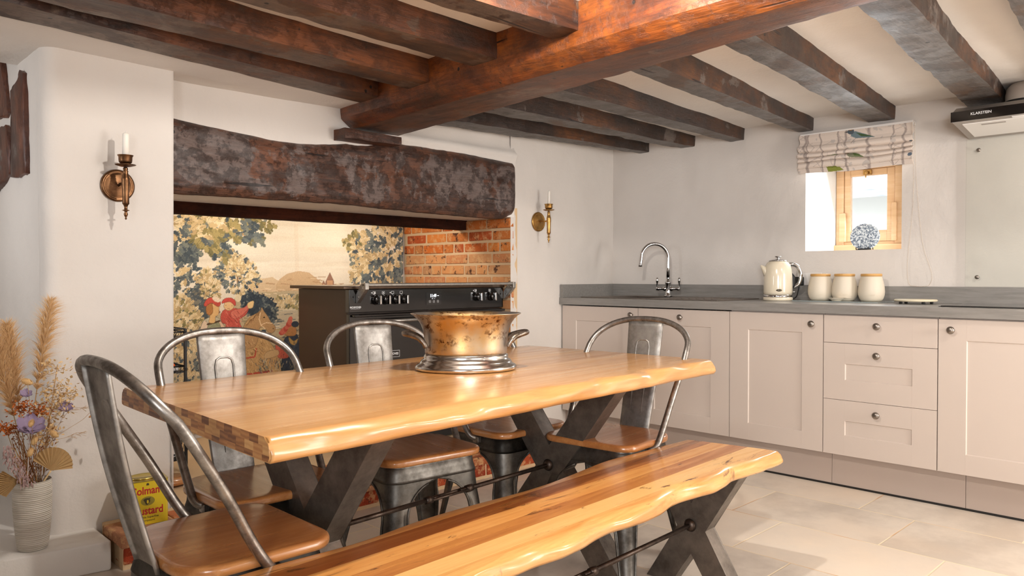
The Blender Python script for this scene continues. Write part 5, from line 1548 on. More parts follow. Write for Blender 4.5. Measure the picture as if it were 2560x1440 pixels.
bm = new(); tube(bm, [hx * 0.080 + Vector((0, 0, 0.05)), hx * 0.100 + Vector((0, 0, 0.050))], [0.004, 0.0035], 8); obj('switch', bm, CHROME, t)
f_ = Vector((-0.86, -0.51, 0)); tn = Vector((0.51, -0.86, 0))
bm = new(); lathe(bm, [(0, 0), (0.016, 0), (0.015, 0.0012), (0, 0.0015)], 28, sx=1.0, sy=0.45, axis='y')
b = obj('badge', bm, M('badge_dark', (96, 88, 74), 0.3, 0.8).m, t); b.location = f_ * 0.0795 + Vector((0, 0, 0.060)); b.rotation_euler = (0, 0, math.atan2(f_.y, f_.x) + PI / 2)

STONE = M('cream_stoneware', (224, 212, 192), 0.5); STONE = STONE.m
LIDW = M('bamboo_lid', (206, 158, 92), 0.45); LIDW = LIDW.m
labels = ['cream stoneware jar with wooden lid, nearest the kettle', 'middle of the three cream stoneware jars with wooden lids', 'cream stoneware jar with wooden lid, farthest right of the three']
for i, (yy, word) in enumerate(((1.838, 'Tea'), (1.703, 'Coffee'), (1.560, 'Sugar'))):
    z0 = 0.9175
    t = thing('storage_jar', labels[i], 'jar', (4.300, yy, z0), 0, 'stoneware storage jars on the worktop')
    bm = new(); lathe(bm, [(0.0, 0), (0.046, 0.0), (0.053, 0.004), (0.060, 0.016), (0.0655, 0.034), (0.067, 0.052), (0.065, 0.078), (0.060, 0.104), (0.0545, 0.124), (0.052, 0.133), (0.050, 0.1345), (0, 0.1345)], 48); obj('jar_body', bm, STONE, t)
    bm = new(); lathe(bm, [(0.0, 0.1345), (0.051, 0.1348), (0.0535, 0.137), (0.0535, 0.146), (0.051, 0.149), (0, 0.1495)], 48); obj('lid', bm, LIDW, t)
    fr = Vector((-1, -0.40, 0)).normalized(); tn = Vector((-fr.y, fr.x, 0)) * -1
    tn = Vector((0, 0, 1)).cross(fr) * -1
    tn = -fr.cross(Vector((0, 0, 1))) if False else Vector((0.371, -0.928, 0))
    l_ = lettering(word, 0.016, Matrix.Identity(4), STONE, t, depth=0.0012, world=False)
    for v in l_.data.vertices:
        a = v.co.x / 0.0665; p = fr * (0.0655 + v.co.z) ; R_ = Matrix.Rotation(a, 3, 'Z')
        v.co = R_ @ p + Vector((0, 0, 0.036 + v.co.y))
bgl = M('smoked_glass', (150, 160, 160), 0.08, coat=0.6)
o = tag(obj('glass_board', box(new(), (4.150, 1.475, 0.9125), (4.395, 1.935, 0.9172), 0.001), bgl.m), 'thin glassy board lying under the storage jars', 'board')
t = thing('spoon_rest', 'small cream dish with a short flat handle before the middle jar', 'dish', (4.195, 1.705, 0.9175))
bm = new(); lathe(bm, [(0.022, 0.0), (0.026, 0.003), (0.036, 0.011), (0.043, 0.016), (0.045, 0.0165), (0.041, 0.0145), (0.032, 0.008), (0.02, 0.004), (0, 0.0035)], 36); obj('dish_bowl', bm, STONE, t)
bm = new(); tube(bm, [(0.030, -0.028, 0.0155), (0.045, -0.050, 0.0165), (0.052, -0.060, 0.0165)], [0.010, 0.009, 0.006], 10, flat=0.3); obj('handle', bm, STONE, t)
t = thing('trivet', 'round cream trivet on small dark feet near the hob', 'trivet', (4.205, 1.308, 0.9125))
bm = new(); lathe(bm, [(0.0, 0.012), (0.094, 0.012), (0.099, 0.015), (0.099, 0.020), (0.095, 0.023), (0.0, 0.0235)], 48); obj('trivet_top', bm, M('trivet_cream', (218, 206, 178), 0.5).m, t)
for a in (0.9, 2.4, 3.9, 5.4):
    bm = box(new(), (-0.007, -0.007, 0.0), (0.007, 0.007, 0.0119), 0.002); f = obj('foot', bm, BLACKM, t); f.location = (0.078 * math.cos(a), 0.078 * math.sin(a), 0)
t = thing('wall_socket', 'white double wall socket behind the kettle handle', 'socket', (WX - 0.006, 1.957, 1.036))
bm = box(new(), (-0.010, -0.073, -0.037), (0.0, 0.073, 0.037), 0.003); obj('socket_plate', bm, WHITE, t)
for yy in (0.045, -0.03):
    bm = box(new(), (-0.0135, yy - 0.008, 0.010), (-0.0095, yy + 0.004, 0.026), 0.001); obj('rocker_switch', bm, WHITE, t)
for k, (yy, zz) in enumerate(((-0.052, 0.012), (-0.064, -0.012), (-0.040, -0.012))):
    bm = box(new(), (-0.0104, yy - 0.003, zz - 0.0025), (-0.0098, yy + 0.003, zz + 0.0025)); obj('pin_hole', bm, BLACKM, t)
t = thing('power_plug', 'black plug pushed into the wall socket behind the kettle', 'plug', (WX - 0.018, 2.010, 1.025))
bm = box(new(), (-0.030, -0.024, -0.026), (0.0, 0.024, 0.024), 0.006, 3); obj('plug_body', bm, BLACKM, t)
bm = new(); tube(bm, smoothpath([(-0.018, 0, -0.024), (-0.020, 0.004, -0.055), (-0.035, 0.01, -0.095), (-0.09, 0.02, -0.1095), (-0.13, 0.03, -0.1095)], 6), 0.003, 8); obj('flex', bm, BLACKM, t)

# plate on a stand in the window
def platem():
    m = M('spongeware', (214, 222, 228), 0.22, coat=0.5)
    n = m.noise(scale=95, detail=3, rough=0.7)
    m.color(m.ramp(n, [(0.43, (226, 230, 232)), (0.50, (150, 160, 172)), (0.60, (86, 98, 116))])); return m.m
t = thing('speckled_plate', 'blue and white speckled plate propped up on the window sill', 'plate', (4.615, 1.715, 1.2085), 0)
rot = Matrix.Rotation(-math.radians(20), 3, 'Y') @ Matrix.Rotation(math.radians(180), 3, 'Z')
rot = Matrix.Rotation(math.radians(28), 3, 'Z') @ rot
bm = new(); lathe(bm, [(0.0, 0.0), (0.048, 0.0), (0.052, 0.002), (0.078, 0.010), (0.080, 0.0115), (0.078, 0.0128), (0.050, 0.0052), (0.0, 0.004)], 56, axis='x', rot=rot, o=(0.005, 0, 0.078)); obj('plate_disc', bm, platem(), t)
t2 = thing('plate_stand', 'little black wire easel holding the speckled plate in the window', 'plate stand', (4.625, 1.715, 1.2045))
for s in (-1, 1):
    bm = new(); tube(bm, smoothpath([(-0.045, 0.034 * s, 0.018), (-0.042, 0.034 * s, 0.004), (-0.01, 0.032 * s, 0.003), (0.045, 0.028 * s, 0.0035), (0.040, 0.02 * s, 0.06), (0.05, 0.012 * s, 0.10)], 6), 0.0030, 8); obj('stand_arm', bm, BLACKM, t2)
bm = box(new(), (-0.02, -0.036, 0.001), (0.0, 0.036, 0.010), 0.002); obj('stand_bar', bm, BLACKM, t2)

# ================================================================ WALL SCONCES AND CANDLES
def sconce(loc, mt, label, rz=0.0):
    t = thing('wall_sconce', label, 'sconce', loc, rz, 'brass candle sconces either side of the fireplace')
    bm = new(); lathe(bm, [(0.0, 0), (0.061, 0.0), (0.062, 0.004), (0.058, 0.009), (0.053, 0.010), (0.050, 0.0075), (0.047, 0.0085), (0.020, 0.012), (0.009, 0.014), (0.0, 0.016)], 48, axis='y'); obj('backplate', bm, mt, t)
    bm = new(); tube(bm, smoothpath([(0, -0.012, 0), (0, -0.035, 0.004), (0, -0.060, 0.0), (0, -0.085, 0.004)], 6), [0.0075] + [0.005] * 17 + [0.0065], 12); obj('arm', bm, mt, t)
    bm = new(); lathe(bm, [(0, -0.136), (0.004, -0.132), (0.0025, -0.127), (0.006, -0.120), (0.0075, -0.114), (0.0045, -0.107), (0.006, -0.103), (0.014, -0.100), (0.006, -0.097), (0.0055, -0.088), (0.0085, -0.080), (0.0125, -0.075), (0.012, -0.070), (0.0115, -0.04), (0.0135, -0.005), (0.0145, 0.0), (0.0135, 0.012), (0.0145, 0.016), (0.013, 0.022), (0.0105, 0.034), (0.0085, 0.042), (0.0100, 0.046), (0.0075, 0.050), (0.009, 0.056), (0.006, 0.062), (0.0, 0.062)], 28, o=(0, -0.090, 0)); obj('stem', bm, mt, t)
    bm = new(); lathe(bm, [(0.006, 0.0635), (0.020, 0.0645), (0.034, 0.069), (0.037, 0.0715), (0.033, 0.0705), (0.018, 0.068), (0.0, 0.0675)], 36, o=(0, -0.090, 0)); obj('drip_pan', bm, mt, t)
    bm = new(); lathe(bm, [(0.0, 0.072), (0.014, 0.073), (0.022, 0.079), (0.0235, 0.086), (0.0240, 0.100), (0.0275, 0.1055), (0.0280, 0.107), (0.0255, 0.1065), (0.0225, 0.100), (0.021, 0.082), (0.0, 0.080)], 36, o=(0, -0.090, 0)); obj('candle_cup', bm, mt, t)
    return t
sconce((1.006, 3.158, 1.401), BRASS, 'dark aged brass candle sconce on the chimney pier at left')
sconce((3.552, 3.330, 1.398), BRASS2, 'bright brass candle sconce on the wall right of the fireplace', 0.02)
WAX = M('candle_wax', (240, 234, 224), 0.45); WAX.b.inputs['Subsurface Weight'].default_value = 0.2; WAX.b.inputs['Subsurface Radius'].default_value = (0.02, 0.015, 0.01); WAX = WAX.m
def candle(loc, r, h, lean, label):
    t = thing('candle', label, 'candle', loc, 0, 'unlit white candles')
    bm = new(); lathe(bm, [(0, 0), (r, 0), (r * 0.92, h * 0.90), (r * 0.88, h * 0.955), (r * 0.45, h * 0.985), (0, h)], 24); 
    for v in bm.verts: v.co.x += lean * (v.co.z / h) ** 2
    obj('wax', bm, WAX, t)
    bm = new(); tube(bm, [(lean, 0, h * 0.985), (lean + 0.001, 0, h + 0.006)], 0.0009, 6); obj('wick', bm, WHITE, t)
candle((1.006, 3.068, 1.4815), 0.0125, 0.112, 0.002, 'unlit white candle in the sconce on the chimney pier at left')
candle((3.5535, 3.240, 1.4785), 0.0085, 0.112, 0.004, 'thin unlit white candle in the sconce right of the fireplace')

# ================================================================ WINE COOLER ON THE TABLE
def coolm():
    m = M('worn_silver_plate', (190, 184, 176), 0.24, 0.95)
    s = m.sep(); n = m.noise(scale=7, detail=6, rough=0.65); n2 = m.noise(scale=60, detail=5, rough=0.7)
    gold = m.mix(m.ramp(n, [(0.35, 0.0), (0.65, 1.0)]), (192, 154, 92), (180, 168, 148))
    band = m.math('MULTIPLY', m.ramp(s[2], [(0.0, 0.0), (1.0, 1.0)]), 1.0)
    k = m.ramp(m.math('ADD', m.math('MULTIPLY', s[2], 6.0), m.math('MULTIPLY', n, 0.10)), [(0.30, 0.0), (0.36, 1.0)])
    side = m.math('ABSOLUTE', s[0])
    k2 = m.ramp(m.math('ADD', m.math('MULTIPLY', side, 6.2), m.math('MULTIPLY', n, 0.2)), [(0.66, 1.0), (0.86, 0.0)])
    c = m.mix(m.math('MULTIPLY', k, k2), (176, 170, 162), gold)
    pit = m.ramp(n2, [(0.50, 0.0), (0.58, 1.0)])
    zone = m.ramp(m.noise(m.vec((1, 1, 2.2)), scale=9, detail=3), [(0.46, 0.0), (0.62, 1.0)])
    m.color(m.mix(m.math('MULTIPLY', m.math('MULTIPLY', pit, zone), k), c, (84, 52, 28)))
    m.roughness(m.ramp(n, [(0.3, 0.28), (0.7, 0.46)])); m.bump(n2, 0.12, 0.002); return m.m
COOL = coolm()
DARKP = mat_metal('tarnished_plate', (150, 140, 130), (84, 72, 60), 0.25, 0.95, 30)
t = thing('wine_cooler', 'worn silvery-gold oval wine cooler with two handles standing on the table', 'wine cooler', (1.672, 1.892, TH + 0.0003), math.radians(-36))
def oval(prof, sx, sy, seg=72): return lathe(new(), prof, seg, sx, sy)
SY = 0.74
foot = [(0, 0), (0.158, 0.0), (0.166, 0.004), (0.168, 0.011), (0.163, 0.018), (0.153, 0.023), (0.151, 0.028), (0.147, 0.034), (0.138, 0.039), (0.140, 0.046), (0.1365, 0.052), (0.1345, 0.054), (0.0, 0.054)]
obj('foot_rim', oval(foot, 1.0, SY), M('foot_silver', (196, 190, 184), 0.18, 1.0).m, t)
def cbody():
    bm = new()
    out = [(0.1335, 0.0545), (0.1355, 0.060), (0.1360, 0.075), (0.1370, 0.095), (0.1390, 0.115), (0.1430, 0.135), (0.1500, 0.153), (0.1600, 0.168), (0.172, 0.179), (0.1815, 0.1845), (0.1828, 0.1868), (0.1805, 0.1874)]
    inn = [(0.170, 0.182), (0.156, 0.168), (0.141, 0.142), (0.134, 0.110), (0.130, 0.060), (0.0, 0.058)]
    return lathe(bm, out + inn, 72, 1.0, SY)
obj('cooler_body', cbody(), COOL, t)
for s in (-1, 1):
    bm = new()
    P = [(s * 0.134, -0.044, 0.078), (s * 0.140, -0.045, 0.092), (s * 0.155, -0.040, 0.108), (s * 0.175, -0.030, 0.116), (s * 0.194, -0.018, 0.121), (s * 0.202, 0.0, 0.122), (s * 0.194, 0.018, 0.121), (s * 0.175, 0.030, 0.116), (s * 0.155, 0.040, 0.108), (s * 0.140, 0.045, 0.092), (s * 0.134, 0.044, 0.078)]
    P = smoothpath(P, 5); n = len(P)
    tube(bm, P, [0.0095 if 6 < i < n - 7 else 0.0078 for i in range(n)], 14)
    obj('handle', bm, DARKP, t)

# ================================================================ MUSTARD TIN, BOARD, RACK
YEL = M('tin_yellow', (226, 196, 40), 0.3, coat=0.4).m; RED = plain('print_red', (186, 30, 40), 0.45); INK = plain('print_ink', (70, 60, 34), 0.5)
GOLD = M('tin_gold', (196, 176, 104), 0.22, 0.8).m
t = thing('mustard_tin', 'yellow mustard tin with red lettering and a printed bull head, on the brick hearth', 'tin', (1.045, 3.012, 0.1325), math.radians(-7))
hx_, hy_, hh = 0.071, 0.056, 0.160
bm = new(); prism(bm, rrect(hx_ * 2, hy_ * 2, 0.007, 5), 0.0, hh, 'xy'); tb_ = obj('tin_body', bm, YEL, t)
bm = new(); prism(bm, rrect(hx_ * 2 + 0.003, hy_ * 2 + 0.003, 0.008, 5), hh, hh + 0.004, 'xy', 0.001); obj('tin_rim', bm, GOLD, t)
bm = new(); lathe(bm, [(0.0, hh + 0.004), (0.044, hh + 0.004), (0.045, hh + 0.009), (0.042, hh + 0.010), (0.040, hh + 0.006), (0.0, hh + 0.006)], 40, sx=1.25); obj('tin_lid', bm, GOLD, t)
fr = lambda x, z: frame((x, -hy_ - 0.0003, z), (1, 0, 0), (0, 0, 1))
lettering("Colman's", 0.040, fr(0.0, 0.125), RED, tb_, depth=0.0003, world=False, offset=0.0008, sx=0.80)
lettering("Mustard", 0.040, fr(0.0, 0.050), RED, tb_, depth=0.0003, world=False, offset=0.0008, sx=0.80)
lettering("Double Superfine", 0.0105, fr(0.0, 0.027), INK, tb_, depth=0.0003, world=False)
lettering("Compound", 0.0105, fr(0.0, 0.015), INK, tb_, depth=0.0003, world=False)
def flat(poly, z, mt, nm, dy=0.0004): 
    bm = new(); prism(bm, [(x, zz + z) for x, zz in poly], -hy_ - dy - 0.0003, -hy_ - 0.00005, 'xz'); return obj(nm, bm, mt, tb_)
flat([(0.024 * math.cos(a), 0.017 * math.sin(a)) for a in [2 * PI * k / 28 for k in range(28)]], 0.087, plain('print_olive', (150, 134, 50), 0.5), 'emblem_ground')
flat([(-0.016, 0.006), (-0.010, 0.010), (-0.004, 0.011), (0.003, 0.010), (0.010, 0.012), (0.007, 0.006), (0.008, -0.002), (0.003, -0.009), (-0.002, -0.014), (-0.007, -0.012), (-0.010, -0.004)], 0.087, INK, 'bull_head', 0.0007)
flat([(-0.003, 0.004), (0.002, 0.003), (0.003, -0.006), (-0.001, -0.010), (-0.004, -0.006)], 0.087, YEL, 'bull_face', 0.0009)
flat([(-0.005, -0.003), (-0.004, 0.004), (0, 0.006), (0.004, 0.004), (0.005, -0.003)], 0.148, INK, 'crest')

t = thing('round_board', 'round brown wooden board lying on the hearth behind the mustard tin', 'board', (1.318, 3.490, 0.1325))
bm = new(); lathe(bm, [(0.0, 0), (0.082, 0), (0.087, 0.004), (0.088, 0.012), (0.085, 0.020), (0.0, 0.021)], 48); obj('board_disc', bm, SEATWOOD, t)

BX, BY, BZ = 1.345, 3.715, 0.132
t = thing('wire_rack', 'black wire storage rack with tiers standing at the left inside the fireplace', 'rack', (BX, BY, BZ))
hw, hd = 0.098, 0.098
for sx in (-1, 1):
    for sy in (-1, 1):
        bm = new(); box(bm, (sx * hw - 0.006, sy * hd - 0.006, 0), (sx * hw + 0.006, sy * hd + 0.006, 0.675), 0.001); obj('post', bm, BLACKM, t)
for zt, top in ((0.060, 0.20), (0.47, 0.50), (0.63, 0.675)):
    bm = new()
    box(bm, (-hw, -hd, zt), (hw, hd, zt + 0.008))
    obj('tray', bm, BLACKM, t)
    bm = new()
    for z in (zt + 0.03, top):
        tube(bm, [(-hw, -hd, z), (hw, -hd, z), (hw, hd, z), (-hw, hd, z)], 0.0035, 6, closed=True)
    for k in range(9):
        u = -hw + 2 * hw * k / 8
        tube(bm, [(u, -hd, zt), (u, -hd - 0.012, (zt + top) / 2), (u, -hd, top)], 0.0014, 5); tube(bm, [(hw, u, zt), (hw + 0.012, u, (zt + top) / 2), (hw, u, top)], 0.0014, 5)
    obj('wire_basket', bm, BLACKM, t)
ORG = plain('orange_pack', (222, 96, 28), 0.45)
t = thing('orange_packet', 'orange packet lying on the middle tier of the black wire rack', 'packet', (BX + 0.01, BY - 0.02, BZ + 0.4785))
obj('packet', box(new(), (-0.07, -0.05, 0), (0.055, 0.05, 0.035), 0.010, 3), ORG, t)
t = thing('paper_roll', 'curled white paper band beside the orange packet on the wire rack', 'paper', (BX + 0.02, BY - 0.078, BZ + 0.4785))
bm = new(); tube(bm, [(-0.05, 0, 0.011), (0.05, 0, 0.011)], 0.011, 20); obj('roll', bm, WHITE, t)
t = thing('orange_packet', 'orange and white packet on the lowest tier of the black wire rack', 'packet', (BX + 0.01, BY - 0.01, BZ + 0.0685))
obj('packet', box(new(), (-0.06, -0.055, 0), (0.06, 0.055, 0.105), 0.012, 3), WHITE, t); obj('orange_band', box(new(), (-0.062, -0.057, 0.085), (0.062, 0.057, 0.108), 0.006, 3), ORG, t)

# ================================================================ VASE AND DRIED FLOWERS
VX, VY, VZ = 0.690, 3.060, 0.1045
def vasem():
    m = M('ribbed_ceramic', (216, 210, 198), 0.55)
    s = m.sep(); w = m.wave(m.comb(0.0, 0.0, s[2]), scale=48, dist=1.5, detail=2, d='Z'); n = m.noise(m.vec((2, 2, 60)), scale=5, detail=3)
    m.color(m.mix(m.ramp(n, [(0.4, 0.0), (0.6, 1.0)]), (220, 214, 202), (200, 192, 178)))
    m.bump(m.math('ADD', w, n), 0.6, 0.003); return m.m
t = thing('flower_vase', 'pale ribbed ceramic vase with dried flowers standing on the white ledge', 'vase', (VX, VY, VZ))
bm = new(); lathe(bm, [(0.0, 0), (0.040, 0.0), (0.046, 0.004), (0.050, 0.03), (0.056, 0.09), (0.0595, 0.15), (0.060, 0.21), (0.0585, 0.238), (0.0575, 0.241), (0.0560, 0.238), (0.055, 0.15), (0.045, 0.02), (0, 0.015)], 56); obj('vase_body', bm, vasem(), t)

RF = random.Random(33)
STEM = plain('dry_stem', (186, 148, 100), 0.8)
def fx(px, py, dy=0.0): return Vector((VX + (px - 75) * 0.00122, VY + dy, 0.347 + (1195 - py) * 0.00141))
def mouth(a, r=0.035, z=0.30): return Vector((VX + r * math.cos(a), VY + r * math.sin(a), z))
FG = 'dried stems in the vase on the ledge'
def flower(name, label, cat, base): return thing(name, label, cat, base, 0, FG)
def stem(t, pts, r=0.0013, m=None):
    bm = new(); tube(bm, smoothpath(pts, 6), r, 6); return obj('stem', bm, m or STEM, t, True)
def quadleaf(bm, p, d, up, L, W, curl=0.0):
    d = d.normalized(); s = d.cross(up)
    if s.length < 1e-4: s = d.orthogonal()
    s.normalize(); n = s.cross(d)
    pts = [p, p + d * L * 0.35 + s * W + n * curl * L, p + d * L - n * curl * L * 0.4, p + d * L * 0.35 - s * W + n * curl * L]
    c = bm.verts.new(p + d * L * 0.45 - n * 0.08 * L)
    vs = [bm.verts.new(q) for q in pts]
    for k in range(4): bm.faces.new((vs[k], vs[(k + 1) % 4], c)).smooth = True
# pampas plumes
def pampas(tip, dy, L, wid, label, n=1500):
    t = flower('pampas_plume', label, 'dried grass', mouth(RF.uniform(0, 6)))
    tp = fx(*tip, dy); b = Vector(t.location); mid = b.lerp(tp, 0.5) + Vector((0.0, 0, 0.02))
    path = smoothpath([b, mid, tp], 12); stem(t, [b, mid, tp], 0.0016)
    bm = new(); tot = (tp - b).length
    for k in range(n):
        u = 1 - (RF.random() ** 0.85) * L / tot; q = path[min(len(path) - 1, max(0, int(u * (len(path) - 1))))].copy()
        ax = (path[-1] - path[-6]).normalized()
        f = (1 - u) * tot / L
        a = RF.uniform(0, 2 * PI); o = ax.orthogonal().normalized(); o = Matrix.Rotation(a, 3, ax) @ o
        ln = wid * (0.35 + 1.5 * math.sin(PI * min(1, f * 0.9 + 0.05))) * RF.uniform(0.5, 1.1)
        d = (ax * RF.uniform(0.9, 1.8) + o * 0.62 + Vector((0, 0, -0.25 * f))).normalized()
        m1 = q + d * ln * 0.55; e = q + (d + Vector((0, 0, -0.35))).normalized() * ln
        sd = d.cross(Vector((0, 1, 0.2))).normalized() * 0.0006
        v = [bm.verts.new(x) for x in (q - sd, q + sd, m1 + sd * 0.8, m1 - sd * 0.8, e)]
        bm.faces.new((v[0], v[1], v[2], v[3])); bm.faces.new((v[3], v[2], v[4]))
    obj('plume', bm, PAMP, t, True)
PAMP = M('pampas_fluff', (222, 184, 136), 0.9, spec=0.1).m
pampas((132, 752), 0.02, 0.34, 0.050, 'tall feathery pampas plume rising highest from the vase')
pampas((22, 812), 0.03, 0.30, 0.058, 'feathery pampas plume at the left of the vase, second highest')
pampas((-14, 840), 0.01, 0.30, 0.060, 'broad pampas plume cut by the left edge of the photo')
# bleached leafy branch
CRL = M('bleached_leaf', (226, 192, 140), 0.7).m
def branch(tip, dy, label):
    t = flower('bleached_branch', label, 'dried branch', mouth(0.3))
    b = Vector(t.location); tp = fx(*tip, dy); mid = fx(118, 1050, dy * .6)
    stem(t, [b, mid, tp], 0.0015); path = smoothpath([b, mid, tp], 20); bm = new()
    for k in range(230):
        u = RF.uniform(0.30, 1.0); q = path[int(u * (len(path) - 1))]
        o = Vector((RF.uniform(-1, 1), RF.uniform(-1, 1), RF.uniform(-0.5, 0.8)))
        q2 = q + o * 0.040 * (0.5 + math.sin(PI * (u - 0.2)))
        quadleaf(bm, q2, Vector((RF.uniform(-1, 1), RF.uniform(-1, 1), RF.uniform(-0.2, 1.2))), Vector((RF.uniform(-1, 1), RF.uniform(-1, 1), 1)), RF.uniform(0.011, 0.018), RF.uniform(0.0035, 0.006), 0.12)
        if k % 5 == 0: tube(bm, [q, q2], 0.0006, 4)
    obj('leaves', bm, CRL, t, True)
branch((138, 915), -0.02, 'bleached cream leafy branch behind the lavender blooms')
branch((165, 985), -0.01, 'shorter bleached cream branch leaning right above the palm fan')
# rust coloured flower heads
RUST = M('rust_petal', (190, 104, 40), 0.75).m
for i, (p, dy, lb) in enumerate((((45, 1015), -0.03, 'rust-orange dried flower head left of the lavender bloom, highest of three'), ((88, 1030), -0.02, 'rust-orange dried flower head right above the lavender bloom'), ((8, 1062), -0.03, 'rust-orange dried flower head at the left photo edge'))):
    t = flower('rust_flower', lb, 'dried flower', mouth(2 + i)); b = Vector(t.location); c = fx(*p, dy); stem(t, [b, b.lerp(c, 0.5) + Vector((0, 0, 0.01)), c])
    bm = new()
    for k in range(120):
        q = c + Vector((RF.gauss(0, 0.018), RF.gauss(0, 0.014), RF.gauss(0, 0.012)))
        quadleaf(bm, q, Vector((RF.uniform(-1, 1), RF.uniform(-1, 1), RF.uniform(-0.3, 1))), Vector((0, RF.uniform(-1, 1), 1)), RF.uniform(0.009, 0.016), 0.004, 0.15)
    obj('petals', bm, RUST, t, True)
# brown filler sprays
t = flower('brown_spray', 'loose brown dried spray filling the middle of the arrangement', 'dried flower', mouth(1.1)); bm = new()
for k in range(260):
    c = fx(RF.uniform(25, 130), RF.uniform(1060, 1180), RF.uniform(-0.03, 0.03)); b = mouth(RF.uniform(0, 6), 0.03)
    if k % 6 == 0: tube(bm, [b, b.lerp(c, 0.5) + Vector((0, 0, 0.01)), c], 0.0008, 4)
    quadleaf(bm, c, Vector((RF.uniform(-1, 1), RF.uniform(-1, 1), RF.uniform(0, 1))), Vector((0, RF.uniform(-1, 1), 1)), RF.uniform(0.008, 0.014), 0.003, 0.2)
obj('spray', bm, M('brown_spray', (170, 112, 62), 0.8).m, t, True)
# lavender blooms
LAV = M('lavender_petal', (158, 140, 168), 0.6).m
for i, (p, dy, s, lb) in enumerate((((60, 1066), -0.055, 0.046, 'large open lavender bloom at the front of the arrangement'), ((155, 1030), -0.02, 0.026, 'small lavender bloom on the right side of the arrangement'), ((57, 985), -0.02, 0.020, 'small mauve bloom under the highest bunny tail'))):
    t = flower('lavender_bloom', lb, 'dried flower', mouth(4 + i)); b = Vector(t.location); c = fx(*p, dy); stem(t, [b, b.lerp(c, 0.5), c], 0.0018, plain('pale_stem%d' % i, (210, 200, 196), 0.6))
    for k in range(6):
        a = 2 * PI * k / 6 + 0.4; bm = new(); rows = []
        for u in range(7):
            row = []
            for v in range(7):
                uu = u / 6; vv = (v / 6 - 0.5) * 2
                w = s * 0.55 * math.sin(PI * min(1, 0.12 + 0.80 * uu)) ; r = s * uu
                h_ = s * (0.62 * uu ** 1.7 + 0.10 * math.sin(vv * 5 + k) * uu)
                q = Vector((r * math.cos(a) - vv * w * math.sin(a), r * math.sin(a) + vv * w * math.cos(a), h_ + 0.15 * s * vv * vv))
                row.append(bm.verts.new(c + Matrix.Rotation(0.65, 3, 'X') @ q))
            rows.append(row)
        for A, B in zip(rows[:-1], rows[1:]):
            for q in range(6): bm.faces.new((A[q], A[q + 1], B[q + 1], B[q])).smooth = True
        obj('petal', bm, LAV, t, True)
# bunny tails
BT_ = M('bunny_tail', (226, 188, 132), 0.9).m
for i, (p, dy, r, lb) in enumerate((((62, 952), -0.02, 0.013, 'oval bunny tail head standing highest on the left'), ((58, 1048), -0.085, 0.009, 'slim bunny tail head in front of the large lavender bloom'), ((72, 1094), -0.05, 0.012, 'bunny tail head just below the large lavender bloom'), ((124, 1086), -0.04, 0.012, 'bunny tail head above the right palm fan'), ((62, 1122), -0.05, 0.011, 'lowest bunny tail head near the vase mouth'))):
    t = flower('bunny_tail', lb, 'dried grass', mouth(5 + i * 0.9)); b = Vector(t.location); c = fx(*p, dy); stem(t, [b, b.lerp(c, 0.5), c], 0.0009)
    bm = new(); tilt = Matrix.Rotation(RF.uniform(-0.9, 0.4) if i else -1.1, 3, 'Y')
    for k in range(500):
        a = RF.uniform(0, 2 * PI); zz = RF.uniform(-1, 1); rr = math.sqrt(1 - zz * zz) * r * 0.8
        q = Vector((rr * math.cos(a), rr * math.sin(a), zz * r * 1.5)); d = Vector((q.x, q.y, q.z * 0.5 + r)).normalized()
        s_ = d.orthogonal().normalized() * 0.0007
        v = [bm.verts.new(c + tilt @ x) for x in (q * 0.5 - s_, q * 0.5 + s_, q + d * 0.0055)]
        bm.faces.new(v)
    lathe(bm, [(0, -r * 1.5), (r * 0.6, -r), (r * 0.85, 0), (r * 0.6, r), (0, r * 1.6)], 10, o=c, rot=tilt)
    obj('fluffy_head', bm, BT_, t, True)
# palm fans
PALM = M('palm_spear', (226, 196, 146), 0.65).m
def fan(base, dy, R_, a0, a1, tilt, label):
    t = flower('palm_fan', label, 'dried palm', mouth(4.7)); b = Vector(t.location); c = fx(*base, dy); stem(t, [b, c], 0.003, PALM)
    bm = new(); n = 26; cv_ = bm.verts.new(c); prev = None
    for k in range(n + 1):
        a = a0 + (a1 - a0) * k / n; rr = R_ * (0.86 + 0.14 * math.sin(PI * k / n))
        p = c + Vector((rr * math.cos(a), (0.006 if k % 2 else -0.004) + tilt * math.sin(a) * rr, rr * math.sin(a)))
        v = bm.verts.new(p)
        if prev: bm.faces.new((cv_, prev, v))
        prev = v
    bmesh.ops.solidify(bm, geom=bm.faces[:], thickness=0.0012)
    obj('pleated_leaf', bm, PALM, t, True)
fan((110, 1172), -0.060, 0.078, -0.05, 2.45, 0.2, 'pleated cream palm fan leaning over the right rim of the vase')
fan((34, 1186), -0.050, 0.070, 2.4, 4.0, 0.1, 'pleated palm fan drooping over the left rim of the vase')
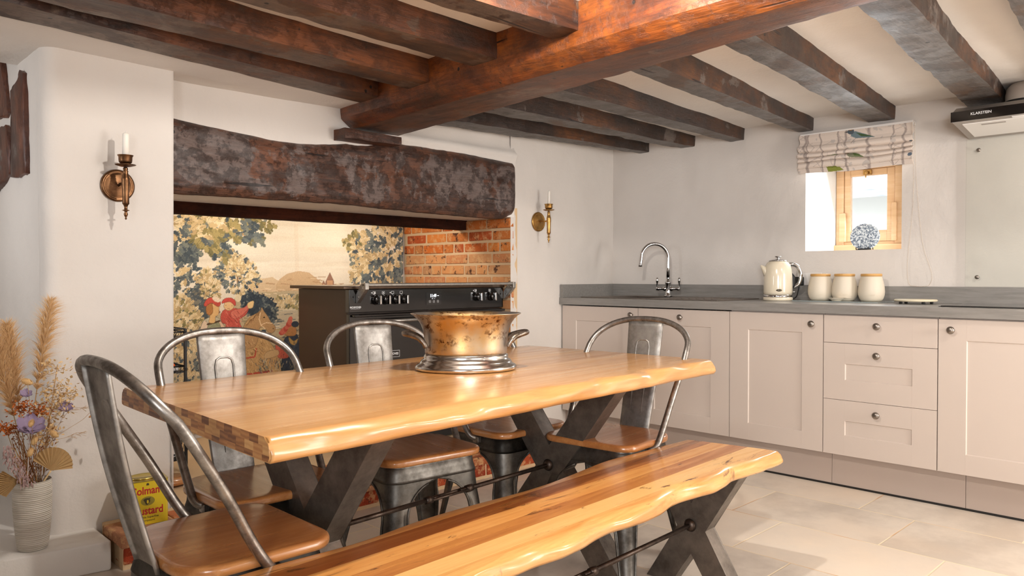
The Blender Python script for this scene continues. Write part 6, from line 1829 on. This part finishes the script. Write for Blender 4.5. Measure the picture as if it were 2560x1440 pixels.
# mauve oat spray
t = flower('mauve_oats', 'mauve drooping oat spray over the left front rim of the vase', 'dried grass', mouth(3.6)); b = Vector(t.location)
P = [b, fx(30, 1120, -0.05), fx(6, 1105, -0.05)]; stem(t, P); bm = new()
OAT = [fx(4, 1100, -0.055), fx(14, 1125, -0.06), fx(28, 1150, -0.062), fx(40, 1175, -0.062), fx(50, 1188, -0.06)]
pth = smoothpath(OAT, 12)
for k in range(150):
    q = pth[RF.randrange(len(pth))] + Vector((RF.gauss(0, 0.010), RF.gauss(0, 0.008), RF.gauss(0, 0.008)))
    quadleaf(bm, q, Vector((RF.uniform(-0.8, 0.8), RF.uniform(-0.5, 0.5), -1)), Vector((0, 1, 0.3)), RF.uniform(0.014, 0.022), 0.0024, 0.05)
obj('oat_heads', bm, M('mauve_oat', (176, 146, 142), 0.8).m, t, True)
# fine grasses arching to the right
for i, (tip, midp, lb, hd) in enumerate((((212, 1030), (165, 1035), 'wispy grass stem arching right, upper one', 0), ((252, 1118), (200, 1062), 'fine arching grass with three hanging seed heads', 1), ((200, 1092), (160, 1100), 'wispy grass stem low at the right side', 0))):
    t = flower('arching_grass', lb, 'dried grass', mouth(0.1 * i + 5.9)); b = Vector(t.location)
    c = fx(*tip, -0.03); mm = fx(*midp, -0.02); stem(t, [b, fx(110, 1120, -0.01), mm, fx(225, 1048, -0.03) if hd else mm.lerp(c, 0.6) + Vector((0, 0, 0.004)), c], 0.0006)
    if hd:
        for (p, a) in (((225, 1052), 1.1), ((240, 1085), 0.15), ((252, 1110), 0.2)):
            q = fx(*p, -0.03); bm = new(); lathe(bm, [(0, -0.013), (0.003, -0.010), (0.0048, -0.002), (0.004, 0.006), (0.0, 0.013)], 10, o=q, rot=Matrix.Rotation(a, 3, 'Y')); obj('seed_head', bm, M('seed%d' % p[0], (204, 150, 100), 0.8).m, t, True)
    else:
        bm = new()
        for k in range(16):
            q = mm.lerp(c, RF.random()); tube(bm, [q, q + Vector((RF.uniform(0.01, 0.03), 0, RF.uniform(-0.012, 0.010)))], 0.0004, 4)
        obj('wisps', bm, STEM, t, True)
